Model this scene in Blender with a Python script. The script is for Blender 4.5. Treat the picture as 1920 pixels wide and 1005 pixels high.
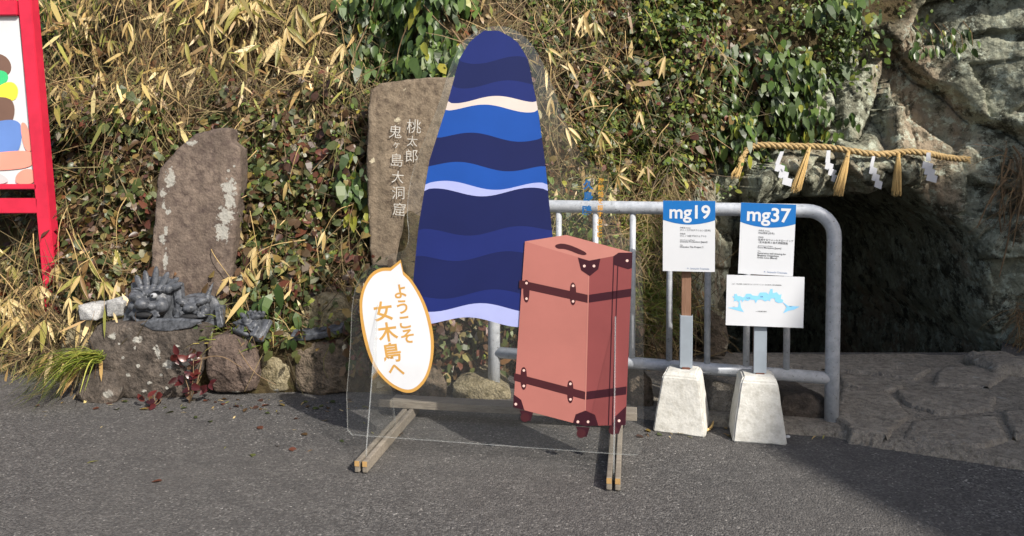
import bpy, bmesh, math, random
import numpy as np
from mathutils import Vector, Matrix

random.seed(7)
RNG = np.random.default_rng(11)
for o in list(bpy.data.objects):
    bpy.data.objects.remove(o)
scene = bpy.context.scene
COL = scene.collection

# ------------------------------------------------------------------ camera
FPX, CX, CAMZ, PITCH = 1400.0, 960.0, 1.2, math.radians(2.0)
HORY = 300.0
PY = HORY + FPX * math.tan(PITCH)
cam_d = bpy.data.cameras.new('camera')
cam = bpy.data.objects.new('camera', cam_d)
COL.objects.link(cam)
cam.location = (0, 0, CAMZ)
cam.rotation_euler = (math.radians(90) - PITCH, 0, 0)
cam_d.sensor_width = 36
cam_d.lens = FPX * 36 / 1920
cam_d.shift_y = -(502.5 - PY) / 1920
cam_d.clip_start = 0.05
cam_d.clip_end = 300
scene.camera = cam

# ------------------------------------------------------------------ sky, sun, exposure
SUN_DIR = Vector((-0.50, 0.62, -0.60)).normalized()      # direction the light travels
world = bpy.data.worlds.new('World')
scene.world = world
world.use_nodes = True
nt = world.node_tree
nt.nodes.clear()
sky = nt.nodes.new('ShaderNodeTexSky')
sky.sky_type = 'NISHITA'
sky.sun_disc = False
sky.sun_elevation = math.asin(-SUN_DIR.z)
sky.sun_rotation = math.atan2(-SUN_DIR.x, -SUN_DIR.y)
sky.air_density = 1.0
sky.dust_density = 3.0
bg = nt.nodes.new('ShaderNodeBackground')
bg.inputs['Strength'].default_value = 0.115
wo = nt.nodes.new('ShaderNodeOutputWorld')
nt.links.new(sky.outputs[0], bg.inputs['Color'])
nt.links.new(bg.outputs[0], wo.inputs['Surface'])
sun_d = bpy.data.lights.new('sun', 'SUN')
sun_d.energy = 4.3
sun_d.angle = math.radians(0.8)
sun_d.color = (1.0, 0.94, 0.85)
sun = bpy.data.objects.new('sun', sun_d)
COL.objects.link(sun)
sun.rotation_euler = SUN_DIR.to_track_quat('-Z', 'Y').to_euler()
sun.location = (4, -6, 8)
vs = scene.view_settings
vs.view_transform = 'Standard'
vs.look = 'None'
vs.gamma = 1
vs.use_curve_mapping = False
vs.exposure = 0.5
scene.cycles.max_bounces = 6
scene.cycles.diffuse_bounces = 3
scene.cycles.glossy_bounces = 3
scene.cycles.transparent_max_bounces = 12

# ------------------------------------------------------------------ helpers
CA, SA = math.cos(PITCH), math.sin(PITCH)
def ray(px, py):
    u = (px - CX) / FPX
    v = (PY - py) / FPX
    return np.array([u, CA + v * SA, -SA + v * CA])
def P(px, py, Y):
    """point of the place seen at that pixel of the photograph, Y metres ahead"""
    d = ray(px, py)
    t = Y / d[1]
    return np.array([d[0] * t, Y, CAMZ + d[2] * t])
def G(px, py, z=0.0):
    d = ray(px, py)
    t = (z - CAMZ) / d[2]
    return np.array([d[0] * t, d[1] * t, z])
def project(A):
    q = A - np.array([0, 0, CAMZ])
    fw = q[:, 1] * CA - q[:, 2] * SA
    up = q[:, 1] * SA + q[:, 2] * CA
    return CX + FPX * q[:, 0] / fw, PY - FPX * up / fw

def hash3(i, j, k, seed):
    h = (i.astype(np.int64) * 374761393 + j.astype(np.int64) * 668265263 + k.astype(np.int64) * 2147483647 + seed * 144665) & 0xFFFFFFFF
    h = ((h ^ (h >> 13)) * 1274126177) & 0xFFFFFFFF
    h = ((h ^ (h >> 16)) * 2246822519) & 0xFFFFFFFF
    return ((h ^ (h >> 15)) & 0xFFFFFF) / float(0xFFFFFF)
def vnoise(A, seed=0):
    A = np.asarray(A, float)
    f = np.floor(A)
    t = A - f
    t = t * t * (3 - 2 * t)
    i, j, k = f[:, 0], f[:, 1], f[:, 2]
    r = 0
    for a in (0, 1):
        for b in (0, 1):
            for c in (0, 1):
                w = (t[:, 0] if a else 1 - t[:, 0]) * (t[:, 1] if b else 1 - t[:, 1]) * (t[:, 2] if c else 1 - t[:, 2])
                r = r + w * hash3(i + a, j + b, k + c, seed)
    return r * 2 - 1
def fbm(A, octv=4, seed=0, gain=0.5, ridged=False):
    A = np.asarray(A, float)
    s, a, tot = 0, 1.0, 0
    for o in range(octv):
        n = vnoise(A * (2.03 ** o) + o * 17.3, seed + o)
        if ridged:
            n = 1 - 2 * np.abs(n)
        s = s + a * n
        tot += a
        a *= gain
    return s / tot
def sstep(a, b, x):
    t = np.clip((x - a) / (b - a), 0, 1)
    return t * t * (3 - 2 * t)

def mesh_from(verts, faces, cols=None, smooth=False):
    me = bpy.data.meshes.new('mesh')
    me.from_pydata([tuple(v) for v in verts], [], [tuple(f) for f in faces])
    if cols is not None:
        ca = me.color_attributes.new('Col', 'FLOAT_COLOR', 'POINT')
        c = np.ones((len(verts), 4), np.float32)
        c[:, :3] = cols
        ca.data.foreach_set('color', c.ravel())
    if smooth:
        me.polygons.foreach_set('use_smooth', [True] * len(me.polygons))
    me.update()
    return me
def root_of(o):
    while o.parent:
        o = o.parent
    return o
def link(name, me, mat, parent=None):
    """mesh given in world coordinates -> object; a top-level one gets its origin at its base"""
    mats = mat if isinstance(mat, (list, tuple)) else [mat]
    for m in mats:
        if m is not None:
            me.materials.append(m)
    o = bpy.data.objects.new(name, me)
    COL.objects.link(o)
    n = len(me.vertices)
    co = np.empty(n * 3, np.float32)
    me.vertices.foreach_get('co', co)
    co = co.reshape(-1, 3)
    if parent is None:
        lo, hi = co.min(0), co.max(0)
        base = np.array([(lo[0] + hi[0]) / 2, (lo[1] + hi[1]) / 2, lo[2]])
        o.location = base
    else:
        base = np.array(root_of(parent).location)
        o.parent = parent
    co -= base
    me.vertices.foreach_set('co', co.ravel())
    me.update()
    return o
def tag(o, label, cat, group=None):
    o['label'] = label
    o['category'] = cat
    if group:
        o['group'] = group
    return o
def structure(o):
    o['kind'] = 'structure'
    return o
def empty(name, loc, label, cat, group=None):
    o = bpy.data.objects.new(name, None)
    o.location = [float(v) for v in loc]
    o.empty_display_size = 0.05
    COL.objects.link(o)
    return tag(o, label, cat, group)
def bm_mesh(bm, smooth=False):
    me = bpy.data.meshes.new('mesh')
    bm.normal_update()
    bm.to_mesh(me)
    bm.free()
    if smooth:
        me.polygons.foreach_set('use_smooth', [True] * len(me.polygons))
    return me
def modified(me, mods):
    """run modifiers on a mesh and give back the finished mesh"""
    o = bpy.data.objects.new('tmp', me)
    COL.objects.link(o)
    for typ, kw in mods:
        m = o.modifiers.new('m', typ)
        for k, v in kw.items():
            setattr(m, k, v)
    dg = bpy.context.evaluated_depsgraph_get()
    r = bpy.data.meshes.new_from_object(o.evaluated_get(dg))
    bpy.data.objects.remove(o)
    return r
def get_co(me):
    c = np.empty(len(me.vertices) * 3, np.float32)
    me.vertices.foreach_get('co', c)
    return c.reshape(-1, 3).astype(float)
def set_co(me, c):
    me.vertices.foreach_set('co', np.asarray(c, np.float32).ravel())
    me.update()
def get_no(me):
    c = np.empty(len(me.vertices) * 3, np.float32)
    me.vertex_normals.foreach_get('vector', c)
    return c.reshape(-1, 3).astype(float)
def rough(me, amp, scale, seed, octv=4, ridged=False):
    co, no = get_co(me), get_no(me)
    n = fbm(co * scale, octv, seed, 0.55, ridged)
    set_co(me, co + no * (amp * n)[:, None])
    me.polygons.foreach_set('use_smooth', [True] * len(me.polygons))
    return me
def box_me(c, size, rotz=0.0, bevel=0.0, tilt=None, seg=2):
    bm = bmesh.new()
    bmesh.ops.create_cube(bm, size=1)
    bmesh.ops.scale(bm, vec=size, verts=bm.verts)
    if bevel:
        bmesh.ops.bevel(bm, geom=bm.edges[:], offset=bevel, segments=seg, affect='EDGES', profile=0.6)
    M = Matrix.Translation(Vector(c)) @ (tilt if tilt is not None else Matrix.Rotation(rotz, 4, 'Z'))
    bmesh.ops.transform(bm, matrix=M, verts=bm.verts)
    return bm_mesh(bm)
def tube_data(pts, rad, n=10, cap=True):
    pts = [Vector(p) for p in pts]
    if not hasattr(rad, '__len__'):
        rad = [rad] * len(pts)
    V, F = [], []
    up = None
    for i, p in enumerate(pts):
        t = (pts[min(i + 1, len(pts) - 1)] - pts[max(i - 1, 0)]).normalized()
        if up is None:
            up = t.orthogonal().normalized()
        up = (up - t * up.dot(t)).normalized()
        s = t.cross(up)
        for k in range(n):
            a = 2 * math.pi * k / n
            V.append(tuple(p + (up * math.cos(a) + s * math.sin(a)) * rad[i]))
        if i:
            for k in range(n):
                F.append(((i - 1) * n + k, (i - 1) * n + (k + 1) % n, i * n + (k + 1) % n, i * n + k))
    if cap:
        F.append(tuple(range(n - 1, -1, -1)))
        F.append(tuple(range(len(V) - n, len(V))))
    return V, F
def tube_me(pts, rad, n=12):
    V, F = tube_data(pts, rad, n)
    return mesh_from(V, F, smooth=True)
def poly_prism(pts3, off):
    """closed prism from a 3D polygon and an offset vector"""
    pts = [np.array(p, float) for p in pts3]
    off = np.array(off, float)
    n = len(pts)
    V = pts + [p + off for p in pts]
    F = [tuple(range(n)), tuple(range(2 * n - 1, n - 1, -1))]
    for i in range(n):
        j = (i + 1) % n
        F.append((j, i, n + i, n + j))
    me = mesh_from(V, F)
    bm = bmesh.new()
    bm.from_mesh(me)
    bmesh.ops.recalc_face_normals(bm, faces=bm.faces)
    return bm_mesh(bm)
def smooth_closed(pts, it=2):
    pts = [np.array(p, float) for p in pts]
    for _ in range(it):
        q = []
        for i in range(len(pts)):
            a, b = pts[i], pts[(i + 1) % len(pts)]
            q += [a * .75 + b * .25, a * .25 + b * .75]
        pts = q
    return pts
def smooth_open(pts, it=2):
    pts = [np.array(p, float) for p in pts]
    for _ in range(it):
        q = [pts[0]]
        for a, b in zip(pts[:-1], pts[1:]):
            q += [a * .75 + b * .25, a * .25 + b * .75]
        q.append(pts[-1])
        pts = q
    return pts
TEXTS = {}
def text_verts(s, bold=0.0, res=4):
    """outline mesh of a line of writing, height of one em = 1, centred"""
    key = (s, bold)
    if key not in TEXTS:
        cu = bpy.data.curves.new('txt', 'FONT')
        cu.body = s
        cu.size = 1
        cu.offset = bold
        cu.resolution_u = res
        o = bpy.data.objects.new('txt', cu)
        COL.objects.link(o)
        dg = bpy.context.evaluated_depsgraph_get()
        me = bpy.data.meshes.new_from_object(o.evaluated_get(dg))
        v = get_co(me)
        f = [tuple(p.vertices) for p in me.polygons]
        bpy.data.objects.remove(o)
        bpy.data.meshes.remove(me)
        TEXTS[key] = (v, f)
    return TEXTS[key]
def put_text(s, org, ex, ey, size, bold=0.0, align='C', rot=0.0):
    v, f = text_verts(s, bold)
    v = v.copy()
    if align == 'C':
        v[:, 0] -= (v[:, 0].min() + v[:, 0].max()) / 2
        v[:, 1] -= (v[:, 1].min() + v[:, 1].max()) / 2
    else:
        v[:, 0] -= v[:, 0].min()
    c, s_ = math.cos(rot), math.sin(rot)
    x, y = v[:, 0] * c - v[:, 1] * s_, v[:, 0] * s_ + v[:, 1] * c
    W = np.array(org)[None] + size * (x[:, None] * np.array(ex)[None] + y[:, None] * np.array(ey)[None])
    return W, f
def merge(datas):
    V, F, n = [], [], 0
    for v, f in datas:
        V += [tuple(p) for p in v]
        F += [tuple(i + n for i in q) for q in f]
        n += len(v)
    return V, F

# ------------------------------------------------------------------ materials
def srgb(r, g, b):
    f = lambda c: (c / 255 / 12.92) if c <= 10 else ((c / 255 + 0.055) / 1.055) ** 2.4
    return (f(r), f(g), f(b))
class N:
    def __init__(self, name):
        self.m = bpy.data.materials.new(name)
        self.m.use_nodes = True
        self.t = self.m.node_tree
        self.b = self.t.nodes['Principled BSDF']
        self.out = self.t.nodes['Material Output']
        self.tc = self.t.nodes.new('ShaderNodeTexCoord')
        self.co = self.tc.outputs['Object']
    def node(self, typ, **kw):
        n = self.t.nodes.new(typ)
        for k, v in kw.items():
            setattr(n, k, v)
        return n
    def lk(self, a, b):
        self.t.links.new(a, b)
    def mapped(self, scale=(1, 1, 1), loc=(0, 0, 0)):
        n = self.node('ShaderNodeMapping')
        n.inputs['Scale'].default_value = scale
        n.inputs['Location'].default_value = loc
        self.lk(self.co, n.inputs['Vector'])
        return n.outputs[0]
    def noise(self, scale, detail=4, rough=0.55, dist=0.0, vec=None):
        n = self.node('ShaderNodeTexNoise')
        n.inputs['Scale'].default_value = scale
        n.inputs['Detail'].default_value = detail
        n.inputs['Roughness'].default_value = rough
        n.inputs['Distortion'].default_value = dist
        self.lk(vec or self.co, n.inputs['Vector'])
        return n.outputs['Fac']
    def voronoi(self, scale, feat='F1', vec=None, out='Distance'):
        n = self.node('ShaderNodeTexVoronoi', feature=feat)
        n.inputs['Scale'].default_value = scale
        self.lk(vec or self.co, n.inputs['Vector'])
        return n.outputs[out]
    def ramp(self, fac, stops):
        n = self.node('ShaderNodeValToRGB')
        e = n.color_ramp.elements
        while len(e) < len(stops):
            e.new(0.5)
        for i, (p, c) in enumerate(stops):
            e[i].position = p
            e[i].color = (*c, 1) if hasattr(c, '__len__') else (c, c, c, 1)
        self.lk(fac, n.inputs['Fac'])
        return n.outputs['Color']
    def mix(self, fac, a, b, mode='MIX'):
        n = self.node('ShaderNodeMix', data_type='RGBA', blend_type=mode)
        for sock, v in ((n.inputs[0], fac), (n.inputs[6], a), (n.inputs[7], b)):
            if hasattr(v, 'is_linked'):
                self.lk(v, sock)
            elif hasattr(v, '__len__'):
                sock.default_value = (*v, 1)
            else:
                sock.default_value = v
        return n.outputs[2]
    def math(self, op, a, b=0.0):
        n = self.node('ShaderNodeMath', operation=op)
        for sock, v in ((n.inputs[0], a), (n.inputs[1], b)):
            if hasattr(v, 'is_linked'):
                self.lk(v, sock)
            else:
                sock.default_value = v
        return n.outputs[0]
    def bump(self, h, strength=0.5, dist=0.01):
        n = self.node('ShaderNodeBump')
        n.inputs['Strength'].default_value = strength
        n.inputs['Distance'].default_value = dist
        self.lk(h, n.inputs['Height'])
        self.lk(n.outputs[0], self.b.inputs['Normal'])
    def set(self, color=None, rough=None, metal=None, spec=None, coat=None):
        for k, v in (('Base Color', color), ('Roughness', rough), ('Metallic', metal), ('Specular IOR Level', spec), ('Coat Weight', coat)):
            if v is None:
                continue
            if hasattr(v, 'is_linked'):
                self.lk(v, self.b.inputs[k])
            elif hasattr(v, '__len__'):
                self.b.inputs[k].default_value = (*v, 1)
            else:
                self.b.inputs[k].default_value = v
        return self

def rock_mat(name, c1, c2, c3, lichen=0.0, lc=srgb(168, 166, 158), scale=6.0, bump=0.6, streak=False, dark=0.3):
    n = N(name)
    a = n.noise(scale, 5, 0.62)
    b = n.noise(scale * 3.3, 4, 0.6, 0.0, n.mapped(loc=(3, 1, 7)))
    col = n.mix(n.ramp(a, [(0.32, 0.0), (0.66, 1.0)]), c1, c2)
    col = n.mix(n.ramp(b, [(0.45, 0.0), (0.72, 1.0)]), col, c3)
    if streak:
        s = n.noise(14, 4, 0.6, 0.2, n.mapped(scale=(1, 1, .12)))
        col = n.mix(n.ramp(s, [(0.4, 0.0), (0.68, 0.55)]), col, tuple(v * .45 for v in c2))
    fine = n.noise(160, 3, 0.7)
    col = n.mix(n.ramp(fine, [(0.3, dark), (0.5, 0.0)]), col, tuple(v * .35 for v in c1))
    col = n.mix(n.ramp(fine, [(0.58, 0.0), (0.75, 0.35)]), col, tuple(min(1, v * 1.8) for v in c2))
    if lichen > 0:
        d = n.voronoi(7.5, 'F1', n.mapped(loc=(.3, .7, .2)))
        w = n.noise(22, 5, 0.7)
        m = n.math('ADD', d, n.math('MULTIPLY', n.math('SUBTRACT', w, 0.5), 0.55))
        m = n.ramp(m, [(max(lichen - 0.025, 0), 1.0), (lichen + 0.015, 0.0)])
        gate = n.ramp(n.noise(3.2, 2, 0.5, 0, n.mapped(loc=(9, 4, 2))), [(0.46, 0.0), (0.52, 1.0)])
        m = n.math('MULTIPLY', m, gate)
        col = n.mix(m, col, n.mix(n.noise(60, 3), lc, tuple(v * .72 for v in lc)))
    n.set(col, 0.9, spec=0.25)
    h = n.math('ADD', n.noise(scale * 4, 5, 0.7), n.math('MULTIPLY', n.voronoi(scale * 9), 0.3))
    n.bump(h, bump, 0.02)
    return n.m
def add_lichen(mat, loc, spots, lc=srgb(152, 150, 143), w=.8):
    """crusts of pale lichen at given places (metres from the object's origin)"""
    t = mat.node_tree
    b = t.nodes['Principled BSDF']
    old = b.inputs['Base Color'].links[0].from_socket
    tc = t.nodes.new('ShaderNodeTexCoord')
    nz_ = t.nodes.new('ShaderNodeTexNoise')
    nz_.inputs['Scale'].default_value = 48
    nz_.inputs['Detail'].default_value = 5
    nz_.inputs['Roughness'].default_value = .7
    t.links.new(tc.outputs['Object'], nz_.inputs['Vector'])
    acc = None
    for p, rx, rz in spots:
        mp_ = t.nodes.new('ShaderNodeMapping')
        q_ = np.array(p) - np.array(loc)
        sc = (1 / rx, .1, 1 / rz)
        mp_.inputs['Scale'].default_value = sc
        mp_.inputs['Location'].default_value = tuple(-q_ * np.array(sc))
        t.links.new(tc.outputs['Object'], mp_.inputs['Vector'])
        ln = t.nodes.new('ShaderNodeVectorMath')
        ln.operation = 'LENGTH'
        t.links.new(mp_.outputs[0], ln.inputs[0])
        if acc is None:
            acc = ln.outputs['Value']
        else:
            mn = t.nodes.new('ShaderNodeMath')
            mn.operation = 'MINIMUM'
            t.links.new(acc, mn.inputs[0])
            t.links.new(ln.outputs['Value'], mn.inputs[1])
            acc = mn.outputs[0]
    ma = t.nodes.new('ShaderNodeMath')
    ma.operation = 'MULTIPLY_ADD'
    t.links.new(nz_.outputs['Fac'], ma.inputs[0])
    ma.inputs[1].default_value = 4.4 * w
    ma.inputs[2].default_value = -2.2 * w
    ad = t.nodes.new('ShaderNodeMath')
    t.links.new(acc, ad.inputs[0])
    t.links.new(ma.outputs[0], ad.inputs[1])
    rp = t.nodes.new('ShaderNodeValToRGB')
    rp.color_ramp.elements[0].position = .80
    rp.color_ramp.elements[0].color = (1, 1, 1, 1)
    rp.color_ramp.elements[1].position = .98
    rp.color_ramp.elements[1].color = (0, 0, 0, 1)
    t.links.new(ad.outputs[0], rp.inputs[0])
    mx = t.nodes.new('ShaderNodeMix')
    mx.data_type = 'RGBA'
    t.links.new(rp.outputs[0], mx.inputs[0])
    t.links.new(old, mx.inputs[6])
    mx.inputs[7].default_value = (*lc, 1)
    t.links.new(mx.outputs[2], b.inputs['Base Color'])
def plain(name, color, rough=0.5, metal=0.0, spec=0.5, coat=0.0, var=0.12, vscale=9, bump=0.0, bscale=120):
    n = N(name)
    c = n.mix(n.ramp(n.noise(vscale, 5, 0.6), [(0.3, 0.0), (0.7, 1.0)]), tuple(v * (1 - var) for v in color), tuple(min(1, v * (1 + var)) for v in color))
    n.set(c, rough, metal, spec, coat)
    if bump:
        n.bump(n.noise(bscale, 4, 0.6), bump, 0.004)
    return n.m

M = {}
# asphalt
n = N('asphalt')
v1 = n.voronoi(150, out='Color')
sep = n.node('ShaderNodeSeparateColor')
n.lk(v1, sep.inputs[0])
stone = n.ramp(sep.outputs[0], [(0.0, (0.040, 0.038, 0.037)), (0.5, (0.088, 0.084, 0.081)), (0.86, (0.145, 0.138, 0.130)), (0.985, (0.20, 0.19, 0.18)), (1.0, (0.42, 0.40, 0.37))])
big = n.noise(1.3, 5, 0.6)
mid = n.noise(9, 4, 0.6)
col = n.mix(n.ramp(big, [(0.35, 0.0), (0.7, 0.6)]), stone, (0.105, 0.098, 0.092), 'MIX')
col = n.mix(n.ramp(mid, [(0.35, 0.45), (0.6, 0.0)]), col, (0.058, 0.055, 0.054))
crack = n.voronoi(1.1, 'DISTANCE_TO_EDGE', n.mapped(loc=(.2, .5, 0)))
cw = n.math('ADD', crack, n.math('MULTIPLY', n.math('SUBTRACT', n.noise(14, 4), 0.5), 0.03))
col = n.mix(n.ramp(cw, [(0.0, 0.16), (0.006, 0.0)]), col, (0.02, 0.02, 0.02))
n.set(col, 0.86, spec=0.35)
gap = n.voronoi(150)
n.bump(n.math('ADD', n.math('MULTIPLY', gap, -1.0), n.math('MULTIPLY', n.noise(45, 5, 0.7), 1.2)), 0.7, 0.007)
M['asphalt'] = n.m
M['boulder'] = rock_mat('boulder_stone', srgb(68, 62, 57), srgb(100, 91, 83), srgb(46, 42, 39), 0.17, scale=5, bump=1.0, dark=.45)
M['boulder_b'] = rock_mat('rough_boulder_stone', srgb(88, 78, 68), srgb(126, 112, 96), srgb(58, 53, 42), 0.16, srgb(190, 186, 165), scale=8, bump=1.1, dark=.45)
M['boulder_r'] = rock_mat('reddish_boulder_stone', srgb(80, 69, 63), srgb(112, 97, 88), srgb(56, 48, 44), 0.16, scale=6, bump=1.0, dark=.45)
M['round'] = rock_mat('round_boulder_stone', srgb(118, 108, 86), srgb(152, 142, 116), srgb(84, 76, 52), 0.10, scale=9, bump=0.9)
M['stele_a'] = rock_mat('stele_stone', srgb(90, 79, 72), srgb(124, 110, 99), srgb(68, 57, 54), 0.0, srgb(205, 203, 196), scale=7, bump=0.45, streak=True)
M['stele_b'] = rock_mat('inscribed_stone', srgb(106, 93, 78), srgb(138, 124, 106), srgb(72, 61, 52), 0.12, srgb(190, 180, 155), scale=8, bump=0.4, streak=True)
M['granite'] = rock_mat('white_granite', srgb(158, 158, 158), srgb(190, 190, 188), srgb(136, 134, 132), 0, scale=30, bump=0.5)
M['flag'] = rock_mat('flagstone', srgb(134, 127, 117), srgb(164, 156, 143), srgb(106, 99, 90), 0.08, scale=9, bump=0.9, dark=.5)
M['rough_con'] = rock_mat('rough_concrete', srgb(136, 129, 119), srgb(168, 160, 147), srgb(104, 98, 88), 0.12, scale=14, bump=1.0, dark=0.6)
M['concrete'] = rock_mat('white_concrete', srgb(194, 193, 187), srgb(210, 209, 203), srgb(178, 176, 168), 0, scale=9, bump=0.18, dark=0.10)
M['tile'] = rock_mat('grey_roof_tile', srgb(66, 69, 74), srgb(98, 101, 107), srgb(42, 44, 48), 0, scale=16, bump=0.15, dark=0.1)
M['tile'].node_tree.nodes['Principled BSDF'].inputs['Roughness'].default_value = 0.36
M['tile_pale'] = plain('pale_tile_glaze', srgb(150, 153, 157), 0.5)
M['tile_dark'] = plain('mouth_shade_eye_dark', srgb(28, 29, 32), 0.8)  # dark colour in place of shade inside the open mouths; pupils and eyes too
M['weathered'] = None
# weathered wood
def wood(name, a, b, ax=(1, 12, 12), rough=0.8):
    n = N(name)
    v = n.mapped(scale=ax)
    g = n.noise(9, 6, 0.65, 0.6, v)
    c = n.mix(n.ramp(g, [(0.3, 0.0), (0.7, 1.0)]), a, b)
    c = n.mix(n.ramp(n.noise(4, 3), [(0.4, 0.0), (0.7, 0.4)]), c, tuple(x * .6 for x in a))
    n.set(c, rough, spec=0.25)
    n.bump(g, 0.35, 0.004)
    return n.m
M['weathered'] = wood('weathered_wood', srgb(108, 100, 90), srgb(150, 142, 130))
M['stake'] = wood('brown_stake_wood', srgb(120, 90, 72), srgb(150, 118, 98), (12, 12, 1))
M['end_grain'] = plain('painted_wood_end', srgb(170, 136, 86), 0.7)
M['planks'] = wood('dark_wall_boards', srgb(92, 72, 54), srgb(124, 100, 76), (8, 8, 1))
# galvanised steel
n = N('silver_paint')
c = n.mix(n.ramp(n.noise(30, 5, 0.65), [(0.35, 0.0), (0.7, 1.0)]), srgb(166, 171, 178), srgb(198, 202, 208))
chip = n.ramp(n.noise(75, 4, 0.7, 0, n.mapped(loc=(4, 2, 9))), [(0.62, 0.0), (0.66, 0.75)])
c = n.mix(chip, c, srgb(92, 86, 80))
n.set(c, 0.42, 0.12, 0.5)
n.bump(n.noise(90, 4, 0.6), 0.12, 0.004)
M['silver'] = n.m
M['channel'] = plain('grey_channel_paint', srgb(150, 160, 170), 0.45, 0.2)
M['rust'] = plain('rusty_bolt', srgb(96, 58, 44), 0.8)
M['red'] = plain('red_paint', srgb(192, 36, 62), 0.42, var=0.14, bump=0.05)
M['sign_white'] = plain('sign_white', srgb(206, 209, 214), 0.32, var=0.02)
M['sign_blue'] = plain('sign_blue', srgb(18, 104, 176), 0.32, var=0.02)
M['ink'] = plain('black_ink', srgb(60, 62, 66), 0.5)
M['ink_blue'] = plain('blue_grey_ink', srgb(110, 130, 165), 0.5)
M['map_blue'] = plain('map_blue', srgb(135, 200, 240), 0.4, var=0.03)
M['paint_white'] = plain('white_letter_paint', srgb(178, 175, 168), 0.7, var=0.25, vscale=60)
M['paper'] = plain('white_paper', srgb(190, 192, 198), 0.75, var=0.03)
M['rope'] = wood('straw_rope', srgb(166, 140, 96), srgb(196, 170, 124), (20, 40, 40), 0.85)
M['straw'] = wood('straw', srgb(192, 156, 96), srgb(226, 196, 136), (30, 30, 2), 0.8)
M['plaster'] = plain('plaster', srgb(196, 190, 176), 0.85, bump=0.2)
M['roof'] = plain('dark_roof', srgb(70, 72, 76), 0.6)
M['window'] = plain('dark_window', srgb(40, 46, 52), 0.1)
# prints on the clear panel
for k, c in dict(navy=(22, 30, 80), indigo=(28, 40, 104), blue=(26, 76, 160), lav=(165, 172, 220), cream=(214, 200, 192), white=(212, 214, 218),
                 gold=(196, 150, 78), gold2=(200, 145, 52), coral=(168, 106, 98), coral_d=(132, 68, 68), coral_t=(180, 120, 110), maroon=(66, 28, 34), maroon_d=(54, 18, 30),
                 rivet=(225, 190, 180), name_blue=(24, 92, 150), brown=(112, 86, 74), green=(64, 190, 120), yellow=(232, 214, 70), peach=(236, 146, 128), sky=(96, 128, 190), board=(205, 207, 210), grey=(186, 184, 186)).items():
    M['p_' + k] = plain('print_' + k, srgb(*c), 0.36, var=0.10, vscale=3)
# acrylic
def acrylic(name, tint, clear, rough):
    n = N(name)
    n.t.nodes.remove(n.b)
    tr = n.node('ShaderNodeBsdfTransparent')
    tr.inputs[0].default_value = (*tint, 1)
    gl = n.node('ShaderNodeBsdfGlossy')
    gl.inputs['Roughness'].default_value = rough
    gl.inputs['Color'].default_value = (1, 1, 1, 1)
    df = n.node('ShaderNodeBsdfDiffuse')
    df.inputs[0].default_value = (0.75, 0.77, 0.76, 1)
    lw = n.node('ShaderNodeLayerWeight')
    lw.inputs['Blend'].default_value = 0.5
    refl = n.math('ADD', n.math('MULTIPLY', n.math('POWER', lw.outputs['Facing'], 5.0), 0.9), 0.045)
    m1 = n.node('ShaderNodeMixShader')
    scr = n.ramp(n.noise(240, 2, 0.5, 0, n.mapped(scale=(1, 1, .08))), [(0.68, clear), (0.74, clear + 0.035)])
    n.lk(scr, m1.inputs[0])
    n.lk(tr.outputs[0], m1.inputs[1])
    n.lk(df.outputs[0], m1.inputs[2])
    m2 = n.node('ShaderNodeMixShader')
    n.lk(refl, m2.inputs[0])
    n.lk(m1.outputs[0], m2.inputs[1])
    n.lk(gl.outputs[0], m2.inputs[2])
    n.lk(m2.outputs[0], n.out.inputs['Surface'])
    return n.m
M['acrylic'] = acrylic('clear_acrylic', (0.985, 0.988, 0.986), 0.008, 0.03)
M['acrylic_edge'] = acrylic('acrylic_cut_edge', (0.93, 0.95, 0.94), 0.22, 0.2)
# leaves
def leaf_mat(name, color=None, rough=0.45, trans=0.22):
    n = N(name)
    if color is None:
        at = n.node('ShaderNodeAttribute', attribute_name='Col')
        c = at.outputs['Color']
    else:
        c = n.mix(n.ramp(n.noise(40, 4, 0.6), [(0.35, 0.0), (0.7, 1.0)]), tuple(v * .75 for v in color), tuple(min(1, v * 1.2) for v in color))
    n.set(c, rough, spec=0.5)
    tl = n.node('ShaderNodeBsdfTranslucent')
    n.lk(c, tl.inputs[0])
    ms = n.node('ShaderNodeMixShader')
    ms.inputs[0].default_value = trans
    n.lk(n.b.outputs[0], ms.inputs[1])
    n.lk(tl.outputs[0], ms.inputs[2])
    n.lk(ms.outputs[0], n.out.inputs['Surface'])
    return n.m
M['leaf'] = leaf_mat('leaf_mass')
M['dry'] = leaf_mat('dry_stalks', None, 0.7, 0.12)
# hillside: soil and rock, by what the slope is made of
n = N('hillside_soil_and_rock')
at = n.node('ShaderNodeAttribute', attribute_name='Col')
rk = n.node('ShaderNodeSeparateColor')
n.lk(at.outputs['Color'], rk.inputs[0])
soil = n.mix(n.ramp(n.noise(7, 4, 0.65), [(0.35, 0.0), (0.65, 1.0)]), srgb(52, 44, 30), srgb(84, 72, 48))
soil = n.mix(n.ramp(n.noise(28, 5, 0.6), [(0.5, 0.0), (0.7, 0.6)]), soil, srgb(58, 62, 34))
a = n.noise(3.0, 8, 0.72)
g1 = n.mix(n.ramp(a, [(0.36, 0.0), (0.62, 1.0)]), srgb(106, 106, 92), srgb(160, 162, 142))
g1 = n.mix(n.ramp(n.noise(1.5, 5, 0.64, 0, n.mapped(scale=(1.4, 1, .5), loc=(4, 0, 3))), [(0.50, 0.0), (0.61, 0.8)]), g1, srgb(148, 130, 110))
g1 = n.mix(n.ramp(n.noise(7, 8, 0.76, 0, n.mapped(loc=(1, 5, 3))), [(0.5, 0.0), (0.58, 0.85)]), g1, srgb(50, 49, 40))
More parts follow.
